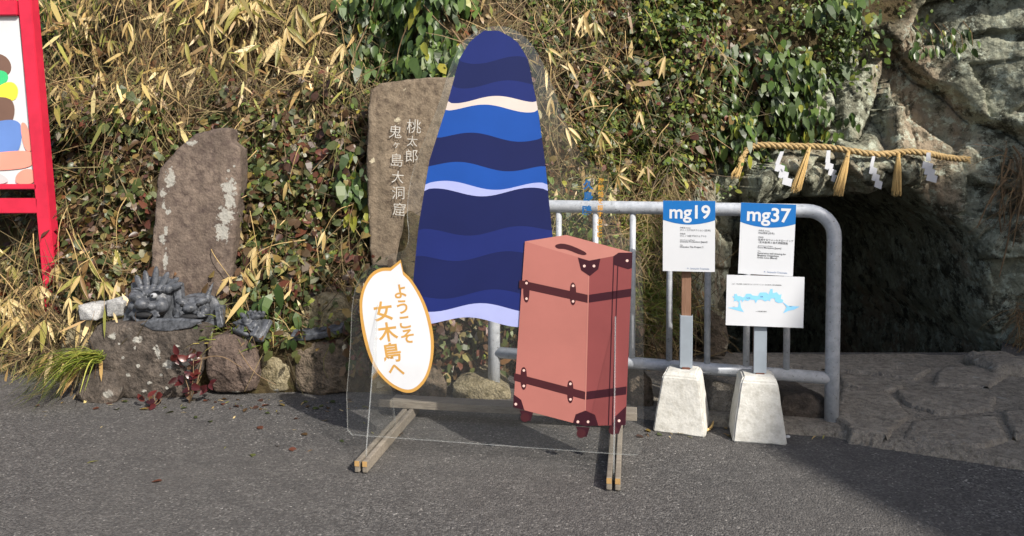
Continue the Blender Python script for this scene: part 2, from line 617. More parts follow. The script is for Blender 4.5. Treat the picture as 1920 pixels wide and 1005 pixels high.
g1 = n.mix(n.ramp(n.noise(11, 8, 0.78, 0, n.mapped(loc=(7, 5, 1))), [(0.53, 0.0), (0.58, 0.75)]), g1, srgb(182, 188, 170))
g1 = n.mix(n.ramp(n.noise(70, 4, 0.7), [(0.55, 0.0), (0.75, 0.6)]), g1, srgb(56, 52, 42))
n.set(n.mix(rk.outputs[0], soil, g1), 0.9, spec=0.2)
hh = n.math('ADD', n.noise(11, 6, 0.7), n.math('MULTIPLY', n.voronoi(16, 'DISTANCE_TO_EDGE'), 0.5))
n.bump(hh, 0.9, 0.04)
M['hill'] = n.m

# ------------------------------------------------------------------ ground
HX0, HX1, HY0, HY1 = 1.36, 3.05, 4.62, 9.6          # opening for a pit, sunk so the cave inside turns dark
HOLE = [(HX0, HY0), (HX1, HY0), (3.35, 5.05), (4.4, 5.3), (4.4, HY1), (.9, HY1), (.9, 5.25), (1.3, 5.0)]
bm = bmesh.new()
ring = [bm.verts.new((x, y, 0)) for x, y in ((-30, -30), (30, -30), (30, 30), (-30, 30))]
hole = [bm.verts.new((x, y, 0)) for x, y in HOLE]
eds = [bm.edges.new((r[i], r[(i + 1) % len(r)])) for r in (ring, hole) for i in range(len(r))]
bmesh.ops.triangle_fill(bm, use_beauty=True, edges=eds)
bmesh.ops.recalc_face_normals(bm, faces=bm.faces)
hp = bm.faces[:]
for f in hp:
    c = f.calc_center_median()
    if f.normal.z < 0:
        f.normal_flip()
ground = structure(link('asphalt_road', bm_mesh(bm), M['asphalt']))
ground.location.z = 0
nH = len(HOLE)
V = [(x, y, -.004) for x, y in HOLE] + [(x, y, -1.45) for x, y in HOLE]
structure(link('dark_pit', mesh_from(V, [(i, (i + 1) % nH, nH + (i + 1) % nH, nH + i) for i in range(nH)] + [tuple(range(nH, 2 * nH))]), M['flag']))  # pit walls and bottom, added below ground to keep the cave mouth dark

# ------------------------------------------------------------------ hillside with the cave
CAVE = np.array([P(x, y, 5.0)[[0, 2]] for x, y in [(1372, 700), (1366, 600), (1376, 480), (1392, 405), (1440, 378), (1500, 366), (1570, 366), (1640, 352), (1690, 338), (1722, 352), (1740, 372), (1775, 398), (1806, 440), (1822, 490), (1838, 560), (1850, 610), (1872, 660), (1880, 700)]])
CAVE[0, 1] = CAVE[-1, 1] = -1.6
def sdist(pt, poly):
    """signed distance, positive inside"""
    x, y = pt[:, 0], pt[:, 1]
    d = np.full(len(pt), 1e9)
    ins = np.zeros(len(pt), bool)
    m = len(poly)
    for i in range(m):
        a, b = poly[i], poly[(i + 1) % m]
        e = b - a
        t = np.clip(((x - a[0]) * e[0] + (y - a[1]) * e[1]) / (e @ e), 0, 1)
        d = np.minimum(d, np.hypot(x - a[0] - t * e[0], y - a[1] - t * e[1]))
        c = ((a[1] > y) != (b[1] > y)) & (x < (b[0] - a[0]) * (y - a[1]) / (b[1] - a[1] + 1e-12) + a[0])
        ins ^= c
    return np.where(ins, d, -d)
FX = [-9, -3.6, -2.9, -2.5, -2.2, -1.9, -0.7, -0.3, 0.3, 0.8, 1.1, 1.4, 1.6, 2.9, 3.4, 4.2, 6, 9]
FY = [5.2, 4.7, 4.4, 4.15, 3.92, 3.86, 3.9, 4.02, 4.12, 4.3, 4.5, 4.92, 5.0, 5.0, 4.75, 4.3, 3.6, 3.0]
NX, NZ = 620, 280
gx = np.concatenate([np.linspace(-9, -3.7, 40, endpoint=False), np.linspace(-3.7, 3.7, NX - 80, endpoint=False), np.linspace(3.7, 9, 40)])
gz = np.concatenate([np.linspace(-1.5, -.1, 30, endpoint=False), np.linspace(-.1, 2.7, NZ - 70, endpoint=False), np.linspace(2.7, 6, 40)])
XX, ZZ = np.meshgrid(gx, gz)
xf, zf = XX.ravel(), ZZ.ravel()
def rockness(x, z):
    b = np.interp(z, [0, .9, 1.25, 1.5, 1.9, 2.3, 3, 6], [1.12, 1.12, 1.32, 1.85, 2.25, 2.75, 3.3, 5])
    nn = fbm(np.stack([x * 2.2, z * 2.2, x * 0], 1), 4, 3) * .45
    return sstep(-.12, .12, x - b + nn)
rk_v = rockness(xf, zf)
Yb = np.interp(xf, FX, FY)
slope = np.interp(xf, [-9, -.5, .8, 1.4, 3, 9], [.42, .34, .30, .07, .05, .05])
Yb += slope * np.maximum(zf - .25, 0) + .25 * np.maximum(zf - 2.6, 0)
shelf = sstep(-2.35, -2.1, xf) * (1 - sstep(-.75, -.55, xf))
Yb += shelf * .24 * sstep(.26, .33, zf)
A3 = np.stack([xf, zf, Yb * 0], 1)
Yb += (1 - rk_v) * (.12 * fbm(A3 * 1.6, 3, 5) + .06 * fbm(A3 * 6, 3, 9))
# blocky, cracked rock face: tilted facets with open joints between them
wx = xf + .10 * fbm(A3 * 3.0, 3, 21)
wz = zf + .10 * fbm(A3 * 3.0 + 50, 3, 22)
on_rock = np.nonzero(rk_v > .01)[0]
def facets(count, stretch, seed):
    r_ = np.random.default_rng(seed)
    cpt = np.stack([r_.uniform(.4, 9, count), r_.uniform(-.6, 6, count)], 1)
    lev, tx, tz = r_.uniform(-1, 1, count), r_.normal(0, 1, count), r_.normal(0, 1, count)
    x_, z_ = wx[on_rock], wz[on_rock]
    d1, d2 = np.full(len(x_), 9.), np.full(len(x_), 9.)
    who = np.zeros(len(x_), int)
    for i in range(count):
        d = np.hypot((x_ - cpt[i, 0]) * stretch, z_ - cpt[i, 1])
        k = d < d1
        d2 = np.where(k, d1, np.minimum(d2, d))
        d1 = np.where(k, d, d1)
        who[k] = i
    return lev[who], tx[who] * (x_ - cpt[who, 0]) + tz[who] * (z_ - cpt[who, 1]), d2 - d1
l1_, t1_, g1_ = facets(230, 1.5, 5)
l2_, t2_, g2_ = facets(900, 1.3, 6)
rel = .11 * l1_ + .30 * t1_ + .05 * (1 - sstep(0, .045, g1_)) + .028 * l2_ + .22 * t2_ + .022 * (1 - sstep(0, .02, g2_))
Yb[on_rock] += rk_v[on_rock] * rel
Yb += rk_v * (.10 * fbm(A3 * 1.3, 3, 31) + .018 * fbm(A3 * 14, 4, 51, .6, True) + .009 * fbm(A3 * 40, 3, 61))
# lintel rock that juts out over the cave mouth
l0, l1 = P(1395, 345, 4.9), P(1710, 330, 4.9)
lc_x = np.clip(xf, l0[0], l1[0])
lz = np.interp(lc_x, [l0[0], l1[0]], [l0[2], l1[2]])
Yb -= .26 * np.exp(-(((xf - lc_x) / .16) ** 2 + ((zf - lz - .05) / .2) ** 2))
cz = sdist(np.stack([xf, zf], 1), CAVE)
cz = cz + .03 * fbm(A3 * 5, 3, 71)
Yb += 3.0 * sstep(.0, .40, cz) + 1.3 * sstep(0, .09, cz)
YG = Yb.reshape(XX.shape)
hv = np.stack([xf, Yb, zf], 1)
nz, nx = XX.shape
ii = np.arange(nz * nx).reshape(nz, nx)
hf = np.stack([ii[:-1, :-1].ravel(), ii[:-1, 1:].ravel(), ii[1:, 1:].ravel(), ii[1:, :-1].ravel()], 1)
hillside = structure(link('hillside', mesh_from(hv, hf.tolist(), np.stack([rk_v] * 3, 1), True), M['hill']))
def hillY(x, z):
    x, z = np.atleast_1d(x).astype(float), np.atleast_1d(z).astype(float)
    fx = np.interp(x, gx, np.arange(nx))
    fz = np.interp(z, gz, np.arange(nz))
    i, k = np.clip(fx.astype(int), 0, nx - 2), np.clip(fz.astype(int), 0, nz - 2)
    a, b = fx - i, fz - k
    return (YG[k, i] * (1 - a) + YG[k, i + 1] * a) * (1 - b) + (YG[k + 1, i] * (1 - a) + YG[k + 1, i + 1] * a) * b
def on_hill(px, py, out=0.0):
    """point of the hillside seen at a pixel"""
    Y = np.linspace(3.4, 6.0, 261)
    d = ray(px, py)
    X = d[0] / d[1] * Y
    Z = CAMZ + d[2] / d[1] * Y
    h = hillY(X, Z)
    hit = np.nonzero(Y >= h)[0]
    k = hit[0] if len(hit) else 160
    return np.array([X[k], Y[k] - out, Z[k]])

# ------------------------------------------------------------------ apron in front of the cave
def field_patch(px_poly, zfun, res, name, mat, thick=0.08, seed=0, amp=.01, nscale=6, soft=.03):
    poly = np.array([G(x, y)[:2] for x, y in px_poly])
    lo, hi = poly.min(0), poly.max(0)
    ax, ay = np.arange(lo[0], hi[0] + res, res), np.arange(lo[1], hi[1] + res, res)
    X, Y = np.meshgrid(ax, ay)
    pt = np.stack([X.ravel(), Y.ravel()], 1)
    wob = .03 * fbm(np.stack([pt[:, 0] * 5, pt[:, 1] * 5, pt[:, 0] * 0], 1), 3, seed)
    s = sdist(pt, poly) + wob
    z = zfun(pt[:, 0], pt[:, 1]) + amp * fbm(np.stack([pt[:, 0] * nscale, pt[:, 1] * nscale, pt[:, 0] * 0], 1), 4, seed + 3)
    z = z - thick * (1 - sstep(-.004, soft, s))
    ny_, nx_ = X.shape
    id_ = np.arange(ny_ * nx_).reshape(ny_, nx_)
    keep = (s > -.02).reshape(ny_, nx_)
    q = keep[:-1, :-1] & keep[1:, :-1] & keep[:-1, 1:] & keep[1:, 1:]
    f = np.stack([id_[:-1, :-1][q], id_[:-1, 1:][q], id_[1:, 1:][q], id_[1:, :-1][q]], 1)
    used = np.unique(f)
    re = np.full(len(pt), -1)
    re[used] = np.arange(len(used))
    v = np.stack([pt[:, 0], pt[:, 1], z], 1)[used]
    return mesh_from(v, re[f].tolist(), None, True)
apron_z = lambda x, y: .035 + .0 * x - .03 * sstep(3.6, 5.0, y)
apron = structure(link('cave_path', field_patch([(1120, 770), (1230, 792), (1400, 806), (1560, 822), (1660, 846), (1780, 862), (1925, 884), (2300, 930), (2500, 760), (2300, 650), (1880, 668), (1700, 664), (1500, 666), (1385, 662), (1180, 660)], apron_z, .022, 'p', None, .06, 5, .013, 5), M['rough_con']))
for k, (pts, dz) in enumerate([
        ([(1578, 742), (1640, 748), (1672, 762), (1702, 800), (1660, 838), (1590, 832), (1562, 800)], .022),
        ([(1706, 780), (1760, 792), (1858, 785), (1866, 762), (1800, 750), (1680, 748), (1690, 768)], .02),
        ([(1572, 716), (1640, 720), (1700, 742), (1660, 752), (1578, 738)], .018),
        ([(1560, 684), (1660, 686), (1750, 704), (1720, 728), (1640, 716), (1562, 706)], .016),
        ([(1764, 700), (1860, 696), (1890, 716), (1850, 742), (1740, 738)], .02),
        ([(1420, 672), (1550, 674), (1548, 704), (1430, 696)], .014),
        ([(1875, 790), (1980, 776), (2010, 832), (1900, 840)], .024),
        ([(1708, 806), (1790, 800), (1868, 796), (1890, 842), (1850, 858), (1690, 840)], .012)]):
    cc_ = np.mean(np.array(pts, float), 0)
    pts = [tuple(cc_ + (np.array(q_) - cc_) * 1.035) for q_ in pts]
    fl = link('flagstone', field_patch(pts, lambda x, y, d=dz: apron_z(x, y) + d * .7 + .004, .016, 'f', None, .07, 20 + k, .006, 7, .010), M['flag'], apron)

# ------------------------------------------------------------------ unseen building added beyond the right edge, shaped to shade the cave
gdir = Vector((-0.30, 0.73, 0)).normalized()
perp = Vector((gdir.y, -gdir.x, 0))
HB = 6.0
edge0 = Vector((1.03, 3.1, 0)) - SUN_DIR * (HB / -SUN_DIR.z)
e_far = edge0 + gdir * 2.45
e_near = edge0 - gdir * 7.0
ang = math.atan2(gdir.y, gdir.x)
mid = (e_far + e_near) / 2
Lh = (e_far - e_near).length
shade_root = empty('shade_building', (mid + perp * 2.6).to_tuple()[:2] + (0,), 'unseen plastered building with flat dark roof, added beyond the right edge to cast shade', 'building')
link('wall', box_me((mid + perp * 2.6).to_tuple()[:2] + (HB / 2 - .1,), (Lh - .5, 4.7, HB - .2), ang), M['plaster'], shade_root)
link('roof', box_me((mid + perp * 2.6).to_tuple()[:2] + (HB - .1,), (Lh, 5.2, .2), ang), M['roof'], shade_root)
for zz in (1.5, 4.2):
    for s in (-4, -1, 2, 5):
        w = link('window', box_me((mid + gdir * s + perp * .25).to_tuple()[:2] + (zz,), (1.2, .05, 1.1), ang), M['window'], shade_root)
        link('sill', box_me((mid + gdir * s + perp * .2).to_tuple()[:2] + (zz - .6,), (1.3, .1, .06), ang), M['planks'], w)

# ------------------------------------------------------------------ stones
def hull_rock(pts, seed, voxel=.02, amp=.02, scale=7, sm=1):
    bm = bmesh.new()
    for p in pts:
        bm.verts.new(tuple(p))
    bmesh.ops.convex_hull(bm, input=bm.verts)
    me = bm_mesh(bm)
    me = modified(me, [('REMESH', dict(mode='VOXEL', voxel_size=voxel * .75)), ('SMOOTH', dict(factor=.5, iterations=sm))])
    rough(me, amp * .75, scale, seed, 3)
    return rough(me, amp * .35, scale * 3.6, seed + 5, 3, True)
def boulder(px_poly, Y, depth, mat, label, seed, lean=.05, group=None, ztop=None, name='boulder', voxel=.018, amp=.018):
    """front outline as seen, pushed back by depth; jittered into an uneven block"""
    rs = np.random.default_rng(seed)
    pts = []
    base = None
    for x, y in px_poly:
        p = P(x, y, Y)
        p[2] = max(p[2], -.03)
        pts.append(p + np.array([0, lean * max(p[2], 0) * 1.2, 0]) + np.array([0, rs.uniform(-.02, .03), 0]))
    c = np.mean(pts, 0)
    back = [c + (p - c) * np.array([.9, 1, .93]) + np.array([0, depth * rs.uniform(.8, 1.1), 0]) for p in pts]
    mids = [c + (p - c) * np.array([.78, 1, .78]) + np.array([0, -.012, 0]) for p in pts[::3]]
    o = link(name, hull_rock(pts + back + mids, seed, voxel, amp), mat)
    return tag(o, label, 'rock', group)
big_b = boulder([(160, 640), (175, 612), (260, 605), (345, 612), (382, 622), (376, 700), (340, 752), (260, 756), (212, 735), (175, 680)], 3.72, .34, M['boulder'], 'large dark angular boulder with white lichen, carrying the biggest roof tile face', 1)
sp_ = [(204, 633, 8, 6), (253, 638, 9, 6), (250, 653, 3, 3), (293, 663, 5, 13), (312, 684, 9, 9), (257, 688, 4, 4), (238, 705, 4, 4), (277, 719, 5, 4), (219, 646, 2.5, 2.5), (330, 650, 4, 3), (286, 655, 3, 3), (300, 705, 3, 3), (228, 672, 3, 3), (350, 700, 4, 6), (268, 735, 5, 3), (310, 730, 3, 4)]
mb = M['boulder'].copy()
add_lichen(mb, big_b.location, [(P(x, y, 3.7), rx * 3.7 / FPX, rz * 3.7 / FPX) for x, y, rx, rz in sp_])
big_b.data.materials[0] = mb
boulder([(386, 640), (420, 628), (470, 640), (486, 690), (478, 735), (398, 738), (386, 700)], 3.75, .3, M['boulder_r'], 'reddish brown boulder just right of the largest lichen-spotted boulder', 2)
boulder([(488, 660), (504, 632), (535, 628), (548, 680), (543, 730), (494, 738), (486, 700)], 3.82, .25, M['round'], 'narrow pale-streaked boulder left of the broken curved tile', 3)
boulder([(548, 660), (590, 644), (640, 640), (655, 680), (652, 735), (600, 742), (552, 735)], 3.78, .3, M['boulder_b'], 'squat brown boulder directly under the broken curved tile', 4)
boulder([(145, 712), (170, 694), (212, 700), (228, 735), (215, 758), (160, 760), (140, 742)], 3.66, .16, M['boulder'], 'small low boulder beside the green grass tuft', 5, voxel=.014, amp=.012)
boulder([(112, 650), (125, 615), (165, 600), (190, 620), (188, 668), (150, 690), (116, 680)], 3.92, .3, M['round'], 'greyish boulder under the two white granite blocks', 6)
boulder([(555, 600), (565, 568), (600, 552), (640, 560), (656, 590), (648, 626), (600, 640), (562, 630)], 3.95, .3, M['round'], 'rounded mossy yellow-grey boulder above the broken curved tile', 7, amp=.012)
boulder([(590, 545), (605, 535), (625, 540), (628, 556), (605, 562)], 4.05, .15, M['boulder_b'], 'small brown stone on top of the rounded mossy boulder', 8, voxel=.012, amp=.01)
boulder([(425, 560), (450, 552), (490, 558), (498, 590), (450, 600), (428, 590)], 4.0, .2, M['round'], 'pale flat stone behind the smallest roof tile face', 9, voxel=.014, amp=.012)
boulder([(655, 700), (680, 660), (720, 650), (748, 690), (745, 748), (700, 756), (660, 748)], 3.85, .3, M['boulder_b'], 'brown boulder behind the lower left of the clear panel', 10)
boulder([(752, 715), (775, 690), (815, 692), (838, 720), (835, 765), (790, 775), (755, 765)], 3.75, .28, M['boulder_b'], 'tan boulder seen through the panel below the speech bubble', 11)
boulder([(848, 722), (880, 712), (930, 718), (960, 735), (955, 768), (900, 778), (852, 770)], 3.72, .28, M['round'], 'pale low boulder seen through the middle of the clear panel', 12)
boulder([(690, 500), (720, 470), (800, 468), (870, 480), (880, 560), (850, 640), (740, 640), (690, 600)], 4.2, .35, M['boulder_b'], 'broad base rock under the inscribed monument stone', 13, voxel=.022)
boulder([(1182, 720), (1200, 705), (1222, 716), (1228, 760), (1215, 792), (1186, 788)], 3.5, .25, M['boulder_b'], 'small rock between the suitcase picture and the left concrete block', 14, voxel=.014)
boulder([(1330, 745), (1345, 722), (1385, 730), (1396, 770), (1380, 800), (1336, 796)], 3.42, .25, M['rough_con'], 'dark rock wedged between the two concrete sign blocks', 15, voxel=.014)
boulder([(1462, 760), (1475, 742), (1520, 738), (1550, 752), (1566, 790), (1550, 812), (1470, 806)], 3.36, .25, M['boulder'], 'lichen-spotted rock at the foot of the right railing post', 16, voxel=.014)
boulder([(1322, 600), (1340, 588), (1362, 604), (1368, 640), (1360, 668), (1322, 668)], 4.35, .2, M['boulder_b'], 'upright brown stone behind the railing bars left of the cave', 17, voxel=.016)
boulder([(1862, 700), (1880, 684), (1945, 680), (1960, 720), (1940, 738), (1866, 736)], 4.0, .3, M['flag'], 'grey block stone at the right edge beside the cave path', 18)
for k, (pts, lab) in enumerate([([(143, 574), (168, 570), (188, 573), (186, 600), (147, 602)], 'pale rough granite block, the left of two on the bank'),
                               ([(194, 566), (214, 560), (233, 566), (229, 594), (196, 596)], 'pale rough granite block, the right of two on the bank')]):
    o = boulder(pts, 3.86, .1, M['granite'], lab, 40 + k, 0, 'pale granite blocks', name='granite_block', voxel=.008, amp=.003)
    o['category'] = 'stone block'

def slab_stone(px_poly, Y, thick, lean, seed, voxel=.02, amp=.012):
    bm = bmesh.new()
    f, b = [], []
    rs = np.random.default_rng(seed)
    for x, y in px_poly:
        p = P(x, y, Y)
        p[1] += lean * max(p[2], 0)
        f.append(bm.verts.new(tuple(p)))
    for x, y in px_poly:
        p = P(x, y, Y)
        p[1] += lean * max(p[2], 0) + thick * rs.uniform(.8, 1.1)
        b.append(bm.verts.new(tuple(p)))
    bm.faces.new(f)
    bm.faces.new(b[::-1])
    for i in range(len(f)):
        j = (i + 1) % len(f)
        bm.faces.new((f[j], f[i], b[i], b[j]))
    bmesh.ops.recalc_face_normals(bm, faces=bm.faces)
    me = modified(bm_mesh(bm), [('REMESH', dict(mode='VOXEL', voxel_size=voxel * .7)), ('SMOOTH', dict(factor=.5, iterations=1))])
    rough(me, amp, 5, seed, 4)
    rough(me, amp * .5, 16, seed + 9, 3, True)
    return rough(me, amp * .3, 45, seed + 3, 3)
st1 = tag(link('stone_monument', slab_stone([(280, 610), (277, 470), (281, 400), (287, 318), (318, 286), (352, 252), (388, 243), (420, 239), (424, 264), (442, 278), (443, 330), (436, 420), (428, 520), (426, 612)], 3.98, .13, .05, 61, .018, .010), M['stele_a']), 'narrow bare upright stone with slanted top and white lichen, behind the roof tile faces', 'monument')
add_lichen(M['stele_a'], st1.location, [(P(x, y, 3.98), rx * 3.98 / FPX, rz * 3.98 / FPX) for x, y, rx, rz in [(310, 335, 9, 18), (297, 364, 6, 8), (299, 387, 4, 7), (308, 398, 5, 6), (299, 449, 8, 9), (305, 433, 4, 10), (305, 488, 5, 20), (293, 532, 5, 4), (422, 352, 14, 14), (424, 377, 11, 22), (418, 405, 15, 18), (411, 436, 12, 18), (422, 320, 3, 3), (432, 312, 2, 2), (350, 268, 9, 5)]])
st2 = empty('inscribed_monument', P(780, 490, 4.12), 'broad flat-topped upright stone with white brushed writing, behind the clear panel', 'monument')
link('stone', slab_stone([(694, 500), (688, 420), (684, 330), (685, 200), (690, 166), (706, 152), (780, 145), (866, 140), (880, 158), (888, 300), (884, 420), (876, 500)], 4.08, .2, .05, 62, .02, .009), M['stele_b'], st2)
TXT = []
def stone_glyph(ch, x, y, size):
    p = P(x, y, 4.08)
    p[1] += .05 * p[2] - .02
    TXT.append(put_text(ch, p, (1, 0, 0), (0, .05, 1), size * .84 * 4.08 / FPX, -.006, 'C', random.uniform(-.08, .08)))
for ch, x, y, s in [('桃', 774, 236, 34), ('太', 771, 264, 26), ('郎', 770, 292, 32), ('鬼', 739, 246, 32), ('ヶ', 741, 272, 20), ('島', 742, 300, 32), ('大', 744, 332, 30), ('洞', 745, 362, 32), ('窟', 747, 393, 32)]:
    stone_glyph(ch, x, y, s)
link('lettering', mesh_from(*merge(TXT)), M['paint_white'], st2)

# ------------------------------------------------------------------ roof tile faces
def blob(parts, voxel, sm=2, xf=None):
    bm = bmesh.new()
    for kind, loc, sc, rot in parts:
        R = Matrix.Rotation(rot[2], 4, 'Z') @ Matrix.Rotation(rot[1], 4, 'Y') @ Matrix.Rotation(rot[0], 4, 'X')
        mt = Matrix.Translation(loc) @ R @ Matrix.Diagonal((*sc, 1))
        if kind == 's':
            bmesh.ops.create_icosphere(bm, subdivisions=3, radius=1, matrix=mt)
        elif kind == 'b':
            bmesh.ops.create_cube(bm, size=2, matrix=mt)
        elif kind == 'c':
            bmesh.ops.create_cone(bm, cap_ends=True, segments=14, radius1=1, radius2=.12, depth=2, matrix=mt)
        elif kind == 't':
            # arc (lips, brows): tube bent in the XZ plane
            n0 = len(bm.verts)
            V, F = tube_data([(math.cos(a), 0, math.sin(a)) for a in np.linspace(.1, math.pi - .1, 12)], .28, 8)
            vs_ = [bm.verts.new(mt @ Vector(v)) for v in V]
            for f in F:
                bm.faces.new([vs_[i] for i in f])
    bmesh.ops.recalc_face_normals(bm, faces=bm.faces)
    if xf is not None:
        bmesh.ops.transform(bm, matrix=xf, verts=bm.verts)
    me = modified(bm_mesh(bm), [('REMESH', dict(mode='VOXEL', voxel_size=voxel)), ('SMOOTH', dict(factor=.5, iterations=sm))])
    me.polygons.foreach_set('use_smooth', [True] * len(me.polygons))
    return me
Z3 = (0, 0, 0)
# face 1: local x right, y back, z up, unit = 1 m
b0 = P(284, 612, 3.82)
X1 = Matrix.Translation(tuple(b0)) @ Matrix.Rotation(math.radians(-6), 4, 'Z') @ Matrix.Rotation(math.radians(-8), 4, 'X') @ Matrix.Scale(1.12, 4)
t1 = empty('roof_tile_face', b0, 'largest grey roof tile ogre face with flame crest and one pale eye, leftmost', 'roof ornament', 'ogre-face roof tiles')
link('back_plate', blob([('b', (0, .03, .10), (.125, .014, .10), Z3), ('b', (.0, .03, .03), (.15, .014, .03), Z3), ('s', (0, .03, .19), (.10, .02, .04), Z3), ('b', (-.115, .02, .07), (.018, .02, .07), (0, .25, 0)), ('b', (.125, .02, .09), (.018, .02, .09), (0, -.18, 0))], .006, 2, X1), M['tile'], t1)
f1 = link('face', blob([('s', (0, 0, .115), (.088, .05, .075), Z3), ('s', (-.045, -.045, .135), (.042, .04, .028), (0, .3, 0)), ('s', (-.005, -.07, .105), (.036, .035, .026), Z3), ('s', (-.03, -.06, .095), (.02, .022, .018), Z3), ('s', (.03, -.06, .095), (.02, .022, .018), Z3),
     ('s', (.062, -.035, .098), (.032, .03, .034), Z3), ('s', (-.068, -.03, .095), (.03, .03, .03), Z3), ('t', (-.005, -.055, .045), (.062, .02, .034), (0, 0, 0)), ('t', (-.005, -.05, .048), (.05, .03, -.022), (0, 0, 0)), ('s', (0, -.03, .02), (.055, .04, .02), Z3),
     ('t', (.04, -.05, .15), (.03, .04, .016), (0, -.35, 0)), ('t', (-.04, -.05, .155), (.03, .04, .016), (0, .35, 0))], .0034, 1, X1), M['tile'], t1)
for sx in (-1, 1):
    bm = bmesh.new()
    bmesh.ops.create_icosphere(bm, subdivisions=2, radius=1, matrix=X1 @ Matrix.Translation((.040 * sx, -.062, .143)) @ Matrix.Diagonal((.0165, .012, .0135, 1)))
    e = link('eye', bm_mesh(bm, True), M['tile_pale'], f1)
    bm = bmesh.new()
    bmesh.ops.create_icosphere(bm, subdivisions=1, radius=1, matrix=X1 @ Matrix.Translation((.040 * sx - .002, -.073, .143)) @ Matrix.Diagonal((.006, .005, .006, 1)))
    link('pupil', bm_mesh(bm, True), M['tile_dark'], f1)
for k, (x, a, h) in enumerate([(-.05, -.5, .05), (-.022, -.22, .062), (.01, .05, .075), (.04, .42, .062), (.066, .85, .058), (.085, 1.15, .05)]):
    link('crest_flame', blob([('s', (x + math.sin(a) * h * .62, -.015, .172 + math.cos(a) * h * .62), (.0165, .011, h * .8), (0, a, 0)), ('s', (x, -.02, .172), (.018, .018, .02), Z3)], .0042, 1, X1), M['tile'], t1)
bm = bmesh.new()
bmesh.ops.create_icosphere(bm, subdivisions=2, radius=1, matrix=X1 @ Matrix.Translation((-.004, -.062, .056)) @ Matrix.Diagonal((.044, .012, .013, 1)))
link('mouth', bm_mesh(bm, True), M['tile_dark'], f1)
# broken plate lying in front
bp = P(325, 616, 3.74)
tag(link('broken_tile', slab_stone([(262, 608), (290, 598), (340, 598), (378, 602), (358, 614), (318, 622), (285, 620)], 3.72, .03, 0, 71, .008, .004), M['tile']), 'flat broken grey tile fragment leaning before the largest tile face', 'roof tile')
# face 2
b1 = P(362, 612, 3.86)
X2 = Matrix.Translation(tuple(b1)) @ Matrix.Rotation(math.radians(4), 4, 'Z') @ Matrix.Rotation(math.radians(-12), 4, 'X') @ Matrix.Scale(1.1, 4)
t2 = empty('roof_tile_face', b1, 'dark grey horned roof tile ogre face, in the middle of the three', 'roof ornament', 'ogre-face roof tiles')
link('back_plate', blob([('b', (.01, .03, .05), (.125, .014, .05), Z3), ('s', (.01, .03, .10), (.10, .018, .06), Z3), ('b', (.12, .01, .04), (.015, .025, .05), (0, -.2, 0))], .006, 2, X2), M['tile'], t2)
f2 = link('face', blob([('s', (0, 0, .09), (.075, .045, .055), Z3), ('s', (0, -.055, .085), (.034, .03, .024), Z3), ('s', (-.045, -.04, .115), (.032, .025, .018), (0, .35, 0)), ('s', (.045, -.04, .115), (.032, .025, .018), (0, -.35, 0)), ('t', (0, -.055, .038), (.06, .02, .03), Z3), ('s', (.062, -.03, .07), (.024, .024, .028), Z3), ('s', (-.062, -.03, .07), (.024, .024, .028), Z3), ('s', (0, -.03, .012), (.05, .04, .016), Z3), ('c', (-.04, -.06, .052), (.008, .008, .018), (math.pi, 0, 0)), ('c', (.04, -.06, .052), (.008, .008, .018), (math.pi, 0, 0))], .0034, 1, X2), M['tile'], t2)
for x, a in ((-.062, -.45), (.062, .35)):
    link('horn', blob([('c', (x + math.sin(a) * .03, -.01, .15 + math.cos(a) * .02), (.016, .016, .042), (0, a, 0)), ('s', (x, -.01, .125), (.02, .02, .02), Z3)], .0034, 1, X2), M['tile'], t2)
for sx in (-1, 1):
    bm = bmesh.new()
    bmesh.ops.create_icosphere(bm, subdivisions=2, radius=1, matrix=X2 @ Matrix.Translation((.036 * sx, -.056, .10)) @ Matrix.Diagonal((.011, .009, .009, 1)))
    link('eye', bm_mesh(bm, True), M['tile_dark'], f2)
bm = bmesh.new()
bmesh.ops.create_icosphere(bm, subdivisions=2, radius=1, matrix=X2 @ Matrix.Translation((.0, -.060, .044)) @ Matrix.Diagonal((.042, .012, .013, 1)))
link('mouth', bm_mesh(bm, True), M['tile_dark'], f2)
# face 3
b2 = P(458, 632, 3.78)
X3 = Matrix.Translation(tuple(b2)) @ Matrix.Rotation(math.radians(-24), 4, 'Z') @ Matrix.Rotation(math.radians(-38), 4, 'X')
t3 = empty('roof_tile_face', b2, 'smallest roof tile ogre face lying tipped back on a boulder, rightmost', 'roof ornament', 'ogre-face roof tiles')
link('back_plate', blob([('b', (0.01, .02, .055), (.095, .014, .06), Z3), ('b', (.07, .0, .03), (.02, .03, .03), Z3)], .006, 2, X3), M['tile'], t3)
link('face', blob([('s', (0, 0, .07), (.07, .035, .05), Z3), ('s', (0, -.035, .075), (.026, .025, .02), Z3), ('t', (-.01, -.035, .035), (.062, .03, .022), (0, .2, 0)), ('s', (-.04, -.03, .1), (.03, .018, .014), (0, .4, 0)), ('s', (.04, -.03, .1), (.03, .018, .014), (0, -.4, 0)), ('s', (.05, -.02, .06), (.022, .02, .024), Z3), ('s', (-.05, -.02, .06), (.022, .02, .024), Z3), ('s', (-.02, -.02, .015), (.065, .03, .016), (0, .15, 0))], .0034, 1, X3), M['tile'], t3)
for x in (-.03, .0, .03, .055):
    link('crest_curl', blob([('s', (x, -.01, .125), (.017, .017, .016), Z3), ('s', (x + .012, -.02, .133), (.01, .012, .01), Z3)], .0042, 1, X3), M['tile'], t3)
